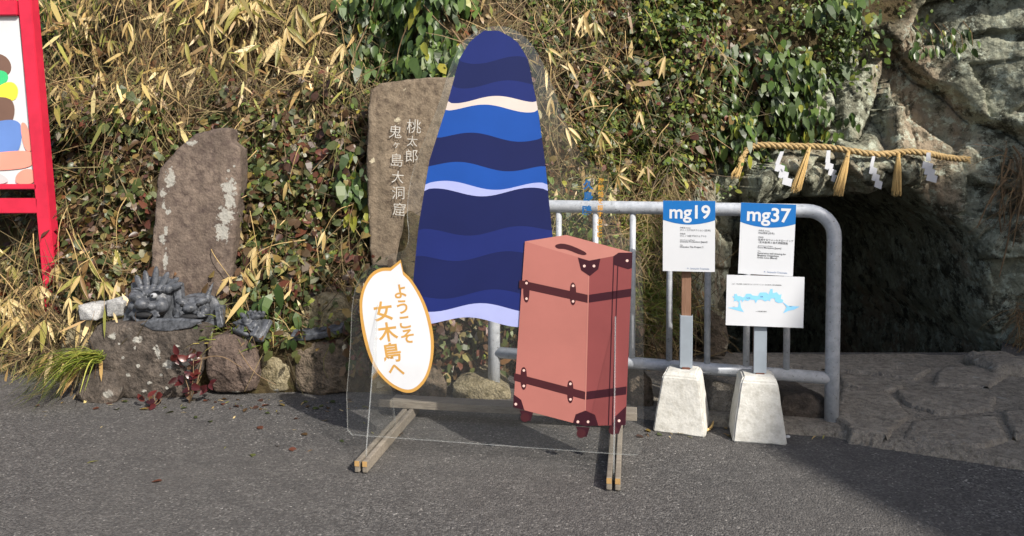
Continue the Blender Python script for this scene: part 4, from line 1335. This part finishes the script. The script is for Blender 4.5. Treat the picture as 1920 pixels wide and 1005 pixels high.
def pick(pal, n_, rs, jit=.22):
    c = np.array([srgb(*p[:3]) for p in pal])
    w = np.array([p[3] for p in pal], float)
    k = rs.choice(len(pal), n_, p=w / w.sum())
    return np.clip(c[k] * rs.uniform(1 - jit, 1 + jit, (n_, 1)) * rs.uniform(.93, 1.07, (n_, 3)), 0, 1)
PAL = dict(
    sasa=[(192, 168, 112, 4), (212, 190, 138, 3), (166, 140, 86, 3), (154, 148, 78, 2.4), (122, 120, 58, 2), (130, 102, 64, 1.4)],
    straw=[(126, 108, 74, 4), (162, 140, 98, 2), (100, 82, 56, 4), (74, 62, 42, 3), (106, 102, 60, 2.4)],
    brown=[(106, 80, 52, 3), (132, 102, 66, 2), (82, 62, 42, 3), (118, 74, 48, 1), (150, 124, 86, 1), (84, 80, 46, 2)],
    ivy=[(66, 76, 42, 4), (86, 92, 50, 3), (88, 68, 46, 3.4), (100, 60, 46, 1.2), (122, 104, 58, 1.8), (70, 48, 38, 1.4), (136, 128, 84, .7), (150, 144, 126, .5)],
    green=[(78, 96, 42, 4), (98, 116, 50, 3), (58, 74, 36, 3), (128, 134, 58, 1.4), (150, 146, 60, .6)],
    oval=[(66, 88, 40, 4), (84, 106, 46, 3), (52, 70, 36, 2.4), (142, 144, 56, .7)],
    grass=[(106, 122, 54, 3), (140, 146, 72, 2), (84, 100, 44, 2), (170, 156, 92, 1.6)],
    red=[(74, 28, 30, 3), (92, 38, 34, 2), (56, 24, 26, 2), (96, 72, 50, .6)])
# zones: (x0, y0, x1, y1, weight) as they lie on the slope
ZN = dict(
    sasa=[(60, -60, 680, 130, 3), (60, 120, 440, 240, 1.6), (430, 120, 660, 215, 1.6), (230, 160, 320, 260, 2), (1000, -40, 1210, 420, .9), (0, 470, 260, 690, 4.5), (420, 420, 580, 560, 1.2), (880, 0, 1010, 400, .9), (1380, 620, 1380, 630, 0)],
    straw=[(60, -60, 700, 230, 2.0), (0, 470, 290, 690, 4), (860, -60, 1210, 420, 1.2), (1080, 120, 1380, 360, .9), (400, 180, 700, 640, .6), (80, 240, 300, 480, .4), (1120, 420, 1370, 700, 2.2), (1000, 380, 1140, 560, 1.2), (1860, 280, 1960, 680, .4)],
    brown=[(40, -60, 700, 660, 1), (860, -60, 1400, 700, 2.0), (1120, 420, 1370, 700, 2)],
    ivy=[(80, 190, 300, 560, 3.6), (400, 180, 700, 640, 3.6), (1010, 60, 1420, 340, 1.0), (880, 380, 1010, 640, 1.2), (640, 480, 900, 700, 1.0), (-40, 380, 90, 500, 1)],
    green=[(1010, -40, 1340, 110, 3.2), (1100, 60, 1480, 320, 2.2), (100, 200, 700, 420, .7), (1400, -60, 1620, 180, 2.8), (60, -60, 180, 110, 1.4), (1000, 260, 1160, 560, .8), (560, 480, 700, 600, 1.0), (660, 80, 900, 200, .9), (1250, 260, 1360, 420, .8), (880, 380, 1000, 640, .6), (300, 560, 700, 640, .5), (1600, -60, 1760, 60, .8)],
    oval=[(650, -60, 900, 150, 2.6), (1330, 90, 1540, 300, 2.0), (1500, -40, 1620, 150, .8), (660, 300, 710, 430, 2.2), (480, 540, 570, 640, 1.0)],
    grass=[(1140, 380, 1260, 620, 2), (1040, 380, 1150, 520, 1.4), (1100, 240, 1220, 400, 1), (400, 560, 560, 640, .3)])
CNT = dict(sasa=1600, straw=10500, brown=11000, ivy=14500, green=17500, oval=2600, grass=3000)
BANDS = [ # patches of the slope that are plants of their own: name, px box, label, category
    ('bamboo_grass', (-200, -200, 300, 215), 'dry straw-coloured bamboo grass on the slope beside the red frame', 'bamboo grass'),
    ('bamboo_grass', (300, -200, 655, 215), 'dense dry bamboo grass with hanging pale leaves, above the narrow stone', 'bamboo grass'),
    ('leafy_vine', (655, -200, 885, 260), 'green hanging vine leaves above the inscribed stone', 'vine'),
    ('ground_ivy', (-200, 215, 300, 470), 'bronze and green creeping leaves between red frame and narrow stone', 'ivy'),
    ('dead_bamboo_grass', (-200, 470, 260, 720), 'pale fallen bamboo leaves and straw at the foot of the red frame', 'bamboo grass'),
    ('ground_ivy', (260, 215, 720, 720), 'mixed green and bronze creeper between the two upright stones', 'ivy'),
    ('dry_grass', (885, -200, 1215, 420), 'tangled dry brown grass on the slope right behind the panel', 'grass'),
    ('creeper', (1215, -200, 1420, 420), 'small-leaved green creeper mixed with dead stalks, left of the rope', 'creeper'),
    ('leafy_vine', (1420, -200, 1720, 420), 'glossy dark green vine hanging over the rock above the rope', 'vine'),
    ('slope_grass', (1000, 420, 1420, 760), 'grass and dead stalks behind the railing bars', 'grass'),
    ('shade_ivy', (640, 215, 1000, 760), 'dark creeper low behind the clear panel', 'ivy'),
    ('scrub', (-99999, -99999, 99999, 99999), 'low scrub on the slope beyond the picture edges', 'shrub')]
NB = len(BANDS)
rs = np.random.default_rng(3)
MC = 420000
cx_ = rs.uniform(-6.0, 3.7, MC)
czz = rs.uniform(.02, 3.6, MC)
cyy = hillY(cx_, czz)
cpx, cpy = project(np.stack([cx_, cyy, czz], 1))
rk_c = rockness(cx_, czz)
cave_c = sdist(np.stack([cx_, czz], 1), CAVE) > -.04
clump = fbm(np.stack([cx_ * 5, czz * 5, cx_ * 0], 1), 3, 77)
inview = (cpx > -60) & (cpx < 1980) & (cpy > -60)
eps = .03
nrm = np.stack([-(hillY(cx_ + eps, czz) - hillY(cx_ - eps, czz)) / (2 * eps) * -1, -np.ones(MC), (hillY(cx_, czz + eps) - hillY(cx_, czz - eps)) / (2 * eps)], 1)
nrm = np.clip(nrm, -1.2, 1.2)
nrm /= np.linalg.norm(nrm, axis=1, keepdims=True)
bag = [[[], [], [], 0] for _ in range(NB)]     # verts, faces, colours per patch
bagS = [[[], [], [], 0] for _ in range(NB)]
def band_of(px, py):
    r = np.full(len(px), NB - 1)
    for k in range(NB - 2, -1, -1):
        x0, y0, x1, y1 = BANDS[k][1]
        r[(px >= x0) & (px < x1) & (py >= y0) & (py < y1)] = k
    return r
def put(bags, bnd, V, F, C, per):
    """share the leaves out to their patches"""
    n_ = len(bnd)
    V, C = V.reshape(n_, per, 3), C.reshape(n_, per, 3)
    Fk = F.reshape(-1, n_, 3) - (np.arange(n_) * per)[None, :, None]
    for k in range(NB):
        m = np.nonzero(bnd == k)[0]
        if not len(m):
            continue
        B = bags[k]
        f = (Fk[:, m] + (np.arange(len(m)) * per)[None, :, None] + B[3]).reshape(-1, 3)
        B[0].append(V[m].reshape(-1, 3))
        B[1].append(f)
        B[2].append(C[m].reshape(-1, 3))
        B[3] += len(m) * per
def rand_unit(n_, rs):
    v = rs.normal(size=(n_, 3))
    return v / np.linalg.norm(v, axis=1, keepdims=True)
for sp, cnt in CNT.items():
    w = np.zeros(MC)
    for x0, y0, x1, y1, wt in ZN[sp]:
        if x1 <= x0:
            continue
        e = 28.
        w = np.maximum(w, wt * sstep(x0 - e, x0 + e, cpx) * (1 - sstep(x1 - e, x1 + e, cpx)) * sstep(y0 - e, y0 + e, cpy) * (1 - sstep(y1 - e, y1 + e, cpy)))
    base = {'straw': .3, 'brown': .5, 'ivy': .25, 'green': .35, 'sasa': .15}.get(sp, 0)
    w = np.maximum(w, base * .6 * (~inview))
    w *= np.clip(1 + 2.6 * fbm(np.stack([cx_ * 3.2, czz * 3.2, cx_ * 0 + 7 * len(sp)], 1), 3, 100 + 13 * len(sp) + ord(sp[0])) + 1.0 * clump * (1 if sp in ('ivy', 'green', 'oval') else -.7), .06, 4)
    w *= np.clip(1 - rk_c * (1.0 if sp not in ('green', 'oval') else .72), 0, 1)
    w[cave_c] = 0
    # the pocket in front of the path stays free
    k = rs.choice(MC, cnt, replace=False, p=w / w.sum())
    x, y, z, nr = cx_[k], cyy[k], czz[k], nrm[k]
    bnd = band_of(cpx[k], cpy[k])
    p = np.stack([x, y, z], 1)
    n_ = cnt
    lump = (.25 + 1.5 * sstep(-.35, .4, fbm(p * 4.2, 3, 88)))[:, None]
    down = np.array([0, 0, -1.])
    if sp == 'straw':
        L = rs.uniform(.08, .34, n_)
        a = rs.normal(0, .75, n_)
        d = np.stack([np.sin(a), rs.uniform(-.35, .15, n_), -np.cos(a) * rs.choice([1, 1, 1, -1], n_)], 1)
        q0 = p + nr * rs.uniform(.0, .13, (n_, 1)) * lump
        V, F, C = stem_mass(q0, q0 + d * L[:, None], rs.normal(0, .05, (n_, 3)), rs.uniform(.0025, .006, n_), pick(PAL['straw'], n_, rs))
        put(bagS, bnd, V, F, C, 8)
        continue
    if sp == 'grass':
        L = rs.uniform(.10, .26, n_)
        a = rs.normal(0, .6, n_)
        d = np.stack([np.sin(a), rs.uniform(-.9, -.1, n_), np.cos(a) * .8], 1)
        V, F, C = leaf_mass(p + nr * .02, d, rand_unit(n_, rs) * .5 + [0, -1, .3], L, rs.uniform(.004, .008, n_), rs.uniform(.2, .9, n_), pick(PAL['grass'], n_, rs))
        put(bag, bnd, V, F, C, 6)
        continue
    if sp == 'sasa':
        L = rs.uniform(.06, .15, n_)
        Wd = L * rs.uniform(.12, .2, n_)
        a = rs.normal(0, .7, n_)
        d = np.stack([np.sin(a), rs.uniform(-.7, .1, n_), -np.cos(a)], 1)
        out_ = rs.uniform(.02, .17, (n_, 1))
        nrr = nr + rand_unit(n_, rs) * .55
        bend = rs.uniform(-.1, .3, n_)
    elif sp == 'brown':
        L = rs.uniform(.025, .07, n_)
        Wd = L * rs.uniform(.18, .6, n_)
        d = rand_unit(n_, rs) + down * .5
        out_ = rs.uniform(-.01, .06, (n_, 1))
        nrr = nr + rand_unit(n_, rs) * .8
        bend = rs.uniform(-.2, .4, n_)
    else:
        sz = dict(ivy=(.034, .060), green=(.020, .042), oval=(.05, .085))[sp]
        L = rs.uniform(*sz, n_)
        Wd = L * dict(ivy=rs.uniform(.55, .8, n_), green=rs.uniform(.5, .75, n_), oval=rs.uniform(.42, .58, n_))[sp]
        d = rand_unit(n_, rs) * (.8 if sp != 'oval' else .45) + down * (.45 if sp != 'oval' else .9) + nr * .25
        out_ = rs.uniform(.0, .12 if sp != 'oval' else .16, (n_, 1))
        nrr = nr + rand_unit(n_, rs) * .6 + np.array([0, 0, .35])
        bend = rs.uniform(.0, .35, n_)
    sz_ = np.clip(rs.lognormal(0, .3, n_), .45, 1.4)
    L, Wd = L * sz_, Wd * sz_
    V, F, C = leaf_mass(p + nr * out_ * lump, d, nrr, L, Wd, bend, pick(PAL[sp], n_, rs), shape='lance' if sp in ('sasa', 'brown') else 'ovate')
    put(bag, bnd, V, F, C, 6)
PLANT = []
for k, (nm, bx, lab, cat) in enumerate(BANDS):
    if k < NB - 1:
        loc = on_hill(min(max((bx[0] + bx[2]) / 2, 60), 1700), min(max((bx[1] + bx[3]) / 2, 20), 650))
    else:
        loc = np.array([-5, 5.2, .3])
    e = empty(nm, loc, lab, cat, None)
    PLANT.append(e)
    for B, nm2, mt in ((bag[k], 'foliage', 'leaf'), (bagS[k], 'dry_stalks', 'dry')):
        if B[3]:
            o = link(nm2, mesh_from(np.concatenate(B[0]), np.concatenate(B[1]).tolist(), np.concatenate(B[2])), M[mt], e)
            o['kind'] = 'stuff'
# single leaves that can be told apart ------------------------------------------------
def leaf_mesh(wr, cup, droop, ns=5):
    V, F = [], []
    for i in range(ns + 1):
        t = i / ns
        w = wr * (math.sin(math.pi * (t ** .7) * .97 + .05) ** .85) / 2 if 0 < i < ns else (wr * .06 if i == 0 else .001)
        z = -droop * t * t
        V += [(-w, t, z + cup * w), (0, t, z), (w, t, z + cup * w)]
        if i:
            a, b = (i - 1) * 3, i * 3
            F += [(a, a + 1, b + 1, b), (a + 1, a + 2, b + 2, b + 1)]
    return mesh_from(V, F, smooth=True)
HERO = {}
def hero_mesh(kind, ci, var):
    key = (kind, ci, var)
    if key not in HERO:
        wr, cup = dict(sasa=(.17, .5), ivy=(.68, .3), oval=(.50, .3), green=(.62, .3))[kind]
        me = leaf_mesh(wr * (.9 + .1 * var), cup, (.05, .18, .32)[var])
        cols = PAL[kind]
        mk = 'hero_%s_%d' % (kind, ci)
        if mk not in M:
            M[mk] = leaf_mat(kind + '_leaf', srgb(*cols[ci][:3]), .5 if kind == 'sasa' else .38, .22)
        me.materials.append(M[mk])
        HERO[key] = me
    return HERO[key]
def hero_leaf(plant, kind, pos, d, nn_, L, rs_, ci=None):
    pal = PAL[kind]
    if ci is None:
        w = np.array([q_[3] for q_ in pal])
        ci = int(rs_.choice(len(pal), p=w / w.sum()))
    me = hero_mesh(kind, ci, int(rs_.integers(0, 3)))
    o = bpy.data.objects.new('leaf', me)
    COL.objects.link(o)
    o.parent = plant
    d = Vector(d).normalized()
    nn_ = Vector(nn_)
    xx = d.cross(nn_).normalized()
    zz = xx.cross(d)
    pos = Vector(pos) - Vector(plant.location)
    m = Matrix(((xx.x, d.x, zz.x, pos.x), (xx.y, d.y, zz.y, pos.y), (xx.z, d.z, zz.z, pos.z), (0, 0, 0, 1)))
    o.matrix_local = m @ Matrix.Diagonal((L, L, L, 1))
    return o
def patch_at(px, py):
    return PLANT[int(band_of(np.array([px]), np.array([py]))[0])]
rs = np.random.default_rng(21)
CULM = leaf_mat('dry_culm', srgb(172, 146, 96), .6, .02)
# fans of long pale leaves
fans = [(556, 70, 4, .16), (500, 22, 5, .18), (522, 8, 4, .17), (575, 30, 4, .17), (625, 40, 3, .14), (655, 98, 4, .15), (470, 30, 4, .16), (545, 90, 4, .17), (450, 12, 4, .15), (400, 20, 4, .15), (420, 60, 3, .13), (365, 95, 3, .12), (330, 40, 4, .13), (300, 70, 3, .11), (265, 60, 4, .11),
        (190, 60, 3, .11), (215, 40, 4, .12), (230, 90, 3, .1), (160, 120, 2, .1), (120, 30, 3, .11), (95, 8, 4, .12), (300, 175, 4, .10), (265, 200, 5, .10), (250, 215, 4, .1), (285, 225, 5, .09), (340, 150, 3, .11), (150, 180, 2, .1), (215, 150, 2, .11), (600, 65, 3, .13), (640, 10, 4, .15),
        (1090, 50, 3, .13), (1110, 60, 4, .12), (1060, 130, 2, .12), (1175, 165, 3, .12), (1170, 165, 4, .12), (1100, 180, 4, .11), (1235, 125, 3, .12), (1150, 340, 4, .1), (1120, 260, 4, .1), (1060, 250, 3, .1), (1030, 200, 3, .12), (1200, 320, 4, .1), (1025, 110, 3, .12), (1290, 190, 3, .1), (1190, 220, 3, .1),
        (450, 320, 4, .12), (470, 430, 4, .11), (500, 470, 4, .12), (480, 505, 4, .11), (520, 480, 3, .12), (455, 520, 3, .1), (430, 400, 3, .1), (560, 350, 2, .1), (620, 440, 2, .1),
        (60, 560, 5, .14), (75, 590, 5, .15), (90, 575, 5, .16), (30, 570, 4, .13), (110, 540, 4, .13), (140, 500, 4, .13), (180, 520, 4, .12), (20, 520, 4, .12), (200, 490, 4, .11), (230, 530, 4, .1), (60, 500, 4, .13), (120, 600, 4, .13), (25, 630, 4, .12), (160, 560, 4, .11), (250, 470, 3, .1), (45, 610, 4, .14), (100, 620, 4, .13)]
for fx, fy, cnt, L in fans:
    h = on_hill(fx, fy)
    out_ = rs.uniform(.14, .2)
    p = h + np.array([0, -out_, .03])
    pl = patch_at(fx, fy)
    a0 = rs.normal(0, .3)
    top_ = p + np.array([rs.normal(0, .12), rs.uniform(.0, .12), rs.uniform(.12, .34)])
    c_ = smooth_open([top_, (p + top_) / 2 + [rs.normal(0, .03), -.05, .05], p], 2)
    link('culm', tube_me(c_, list(np.linspace(.0032, .0016, len(c_))), 5), CULM, pl)
    for i in range(cnt):
        a = a0 + (i - (cnt - 1) / 2) * rs.uniform(.28, .5)
        d = (math.sin(a), rs.uniform(-.45, .0), -math.cos(a))
        hero_leaf(pl, 'sasa', p + rs.normal(0, .006, 3), d, (rs.normal(0, .4), -1, rs.uniform(.1, .7)), L * rs.uniform(.75, 1.3), rs, None if rs.random() < .7 else int(rs.integers(0, 2)))
# single creeper leaves in front
def scatter_leaves(kind, box, cnt, size, out_r, colour=None):
    for i in range(cnt):
        px, py = rs.uniform(box[0], box[2]), rs.uniform(box[1], box[3])
        h = on_hill(px, py)
        X_, Z_ = h[0], h[2]
        if sdist(np.array([[X_, Z_]]), CAVE)[0] > -.03:
            continue
        p = h + np.array([0, -rs.uniform(*out_r), 0])
        v = rand_unit(1, rs)[0]
        d = v * (.4 if kind == 'oval' else .8) + np.array([0, -.2, -.9 if kind == 'oval' else -.4])
        hero_leaf(patch_at(px, py), kind, p, d, (rs.normal(0, .5), -1, rs.uniform(.2, 1.0)), rs.uniform(*size), rs, colour)
scatter_leaves('oval', (665, 0, 880, 140), 95, (.06, .10), (.08, .2))
scatter_leaves('oval', (1350, 100, 1530, 275), 85, (.06, .1), (.08, .2))
scatter_leaves('oval', (1500, 200, 1600, 262), 22, (.06, .09), (.06, .12))
scatter_leaves('oval', (655, 300, 705, 410), 22, (.06, .09), (.1, .22), 3)
scatter_leaves('oval', (480, 550, 570, 630), 30, (.05, .08), (.06, .16))
scatter_leaves('oval', (1692, 50, 1812, 105), 46, (.05, .085), (.05, .14))
scatter_leaves('ivy', (95, 230, 290, 540), 110, (.04, .06), (.08, .16))
scatter_leaves('ivy', (440, 200, 690, 600), 130, (.04, .06), (.08, .18))
scatter_leaves('green', (1030, 10, 1340, 90), 70, (.035, .05), (.08, .16))
scatter_leaves('green', (1430, 10, 1600, 170), 80, (.035, .055), (.06, .16))
scatter_leaves('green', (1150, 130, 1420, 280), 60, (.03, .05), (.08, .16))
TW = leaf_mat('twig_bark', srgb(120, 98, 72), .8, .02)
# the yellowish sprig on the bare rock gets stems too
sp_st = []
for i in range(7):
    a_, b_ = on_hill(1690 + i * 19, 40 + (i % 3) * 6), on_hill(1700 + i * 18, 100)
    v, f = tube_data([a_ + [0, -.01, 0], (a_ + b_) / 2 + [0, -.09, .02], b_ + [0, -.1, 0]], [.003, .0025, .0012], 5)
    sp_st.append((v, f))
link('vine_stem', mesh_from(*merge(sp_st)), TW, PLANT[8])['kind'] = 'stuff'
# woody twigs crossing the slope
for pts, r in [([(715, 0), (700, 60), (676, 110), (665, 150), (660, 175)], .006), ([(800, 20), (770, 60), (755, 105), (752, 135)], .005), ([(800, 20), (830, 55), (850, 70)], .004), ([(1075, 0), (1050, 40), (1020, 75)], .006), ([(1420, 60), (1440, 100), (1462, 165)], .005), ([(1090, 30), (1050, 60), (1000, 80)], .004), ([(848, 60), (870, 90), (880, 110)], .006), ([(500, 200), (540, 175), (560, 165)], .004), ([(590, 330), (620, 300), (650, 270)], .003), ([(470, 640), (500, 680), (540, 700)], .003), ([(390, 660), (440, 645), (480, 670)], .003), ([(120, 95), (300, 85), (330, 90)], .002), ([(240, 90), (330, 190), (360, 240)], .002)]:
    c = smooth_open([on_hill(x, y) + np.array([0, -.17 - .03 * math.sin(i), 0]) for i, (x, y) in enumerate(pts)], 2)
    o = link('twig', tube_me(c, list(np.linspace(r, r * .5, len(c))), 6), TW, patch_at(*pts[1]))
# hanging dry roots and fronds at the right edge
rt = empty('hanging_roots', on_hill(1880, 420), 'brown dry roots and dead fronds hanging down the rock at the right edge', 'roots')
V, F, C = [], [], []
n_ = 260
p0 = np.stack([on_hill(rs.uniform(1872, 1935), rs.uniform(270, 420)) + [0, -.04, 0] for _ in range(n_ // 2)] + [on_hill(rs.uniform(1890, 1945), rs.uniform(560, 640)) + [0, -.03, 0] for _ in range(n_ // 2)])
a = rs.normal(-.3, .75, n_)
L = rs.uniform(.08, .36, n_)
p1 = p0 + np.stack([np.sin(a) * L, rs.uniform(-.16, -.02, n_), -np.cos(a) * L], 1)
Vv, Ff, Cc = stem_mass(p0, p1, np.stack([rs.normal(0, .1, n_), -rs.uniform(.1, .4, n_), rs.uniform(.0, .3, n_)], 1), rs.uniform(.002, .005, n_), pick([(120, 96, 66, 3), (90, 70, 48, 3), (140, 116, 80, 1)], n_, rs))
link('dead_fronds', mesh_from(Vv, Ff.tolist(), Cc), M['dry'], rt)['kind'] = 'stuff'
for i in range(14):
    a_ = on_hill(rs.uniform(1874, 1925), rs.uniform(270, 380)) + [0, -.05, 0]
    b_ = a_ + np.array([rs.uniform(-.25, .05), -.1, -rs.uniform(.25, .5)])
    c = smooth_open([a_, (a_ + b_) / 2 + [rs.uniform(-.08, .08), -.06, .06], b_], 3)
    link('root', tube_me(c, list(np.linspace(.008, .003, len(c))), 6), TW, rt)
# green grass tuft hanging on to the asphalt
gb = P(184, 668, 3.66)
tf = empty('grass_tuft', (gb[0], gb[1] - .1, 0), 'fresh yellow-green grass tuft flopping onto the asphalt beside a small boulder', 'grass')
GM = [leaf_mat('grass_blade_%s' % nm, srgb(*c), .45, .25) for nm, c in (('a', (150, 160, 70)), ('b', (176, 176, 84)), ('c', (120, 138, 56)))]
for i in range(95):
    L = rs.uniform(.2, .46)
    a = rs.normal(-1.0, .42)
    dx, dy = math.sin(a) * L, -abs(math.cos(a)) * L * .55
    p0 = gb + rs.normal(0, .018, 3)
    endz = max(.012, gb[2] - rs.uniform(.08, .22))
    p1 = np.array([p0[0] + dx, p0[1] + dy, endz])
    pm = (p0 + p1) / 2 + np.array([0, 0, rs.uniform(.03, .11)])
    c = smooth_open([p0, pm, p1], 2)
    Vb, Fb = [], []
    for j, q_ in enumerate(c):
        k = j / (len(c) - 1)
        w = rs.uniform(.0030, .0036) * (1 - k ** 2.5) + .0004
        t = np.array([dy, -dx, 0])
        t = t / (np.linalg.norm(t) + 1e-9)
        Vb += [q_ + t * w, q_ + [0, 0, -w * .6], q_ - t * w]
        if j:
            A_, B_ = (j - 1) * 3, j * 3
            Fb += [(A_, A_ + 1, B_ + 1, B_), (A_ + 1, A_ + 2, B_ + 2, B_ + 1)]
    link('blade', mesh_from(Vb, Fb, smooth=True), GM[int(rs.integers(0, 3))], tf)
# dark red-leaved sprigs at the foot of the stones
for (bx, by, cnt, spread, hh, lab) in [(355, 742, 34, .075, .26, 'dark red leafy sprig at the foot of the large lichen-spotted boulder, tallest'), (284, 750, 10, .045, .06, 'tiny dark red seedling on the asphalt edge before the large boulder'), (18, 660, 34, .10, .2, 'dark red leafy sprig at the left edge below the pale bamboo leaves')]:
    b = G(bx, by + 14)
    sp_ = empty('red_leaf_sprig', b, lab, 'plant', 'red-leaved sprigs')
    for s in range(4):
        t_ = b + np.array([rs.normal(0, spread * .5), rs.uniform(0, .05), hh * rs.uniform(.5, 1)])
        link('stem', tube_me([b, (b + t_) / 2 + [.01, 0, 0], t_], [.003, .0025, .0015], 5), TW, sp_)
    for i in range(cnt):
        p = b + np.array([rs.normal(0, spread * .55), rs.uniform(-.02, .06), rs.uniform(.02, hh)])
        v = rand_unit(1, rs)[0]
        key = 'red'
        pal_ = PAL['red']
        if ('red', 0, 0) not in HERO:
            for ci in range(4):
                M['hero_red_%d' % ci] = leaf_mat('red_leaf', srgb(*pal_[ci][:3]), .32, .15)
                for var in range(3):
                    m_ = leaf_mesh(.55 + .05 * var, .3, (.05, .18, .3)[var])
                    m_.materials.append(M['hero_red_%d' % ci])
                    HERO[('red', ci, var)] = m_
        hero_leaf(sp_, 'red', p, v * .8 + np.array([0, -.35, .1]), (rs.normal(0, .5), -1, rs.uniform(.3, 1)), rs.uniform(.035, .06), rs)
# litter on the asphalt
lit = 0
for i in range(130):
    px = rs.choice([rs.uniform(60, 660), rs.uniform(300, 760), rs.uniform(1190, 1560)])
    g = G(px, 757 + rs.uniform(-10, 14) + abs(rs.normal(0, 1)) ** 3 * 6 if px < 700 else 806 + rs.uniform(0, 14))
    ci = int(rs.integers(0, 6))
    me = hero_mesh('sasa' if rs.random() < .4 else 'ivy', ci, int(rs.integers(0, 3)))
    if lit == 0:
        litter = empty('leaf_litter', g, 'scattered dead leaves and bits along the edge of the asphalt', 'dead leaves')
    lit += 1
    o = bpy.data.objects.new('dead_leaf', me)
    COL.objects.link(o)
    o.parent = litter
    o.location = Vector(g) - Vector(litter.location) + Vector((0, 0, .004 if px < 700 else .006))
    o.rotation_euler = (rs.normal(0, .15), rs.normal(0, .2), rs.uniform(0, 6.28))
    s = rs.uniform(.02, .045)
    o.scale = (s, s, s)
bm = bmesh.new()
bmesh.ops.create_icosphere(bm, subdivisions=2, radius=1, matrix=Matrix.Translation(tuple(G(1477, 821) + [0, 0, .006])) @ Matrix.Diagonal((.011, .009, .006, 1)))
tag(link('paper_scrap', rough(bm_mesh(bm), .003, 90, 4), M['paper']), 'crumpled white paper scrap right of the right concrete block', 'litter')
c = smooth_open([G(1322, 811) + [0, 0, .006], G(1334, 806) + [0, 0, .010], G(1338, 797) + [0, 0, .02]], 2)
tag(link('fallen_leaf', tube_me(c, list(.006 * np.sin(np.linspace(.3, 3.0, len(c)))), 6), M['straw']), 'curled tan leaf beside the right corner of the left concrete block', 'dead leaf')
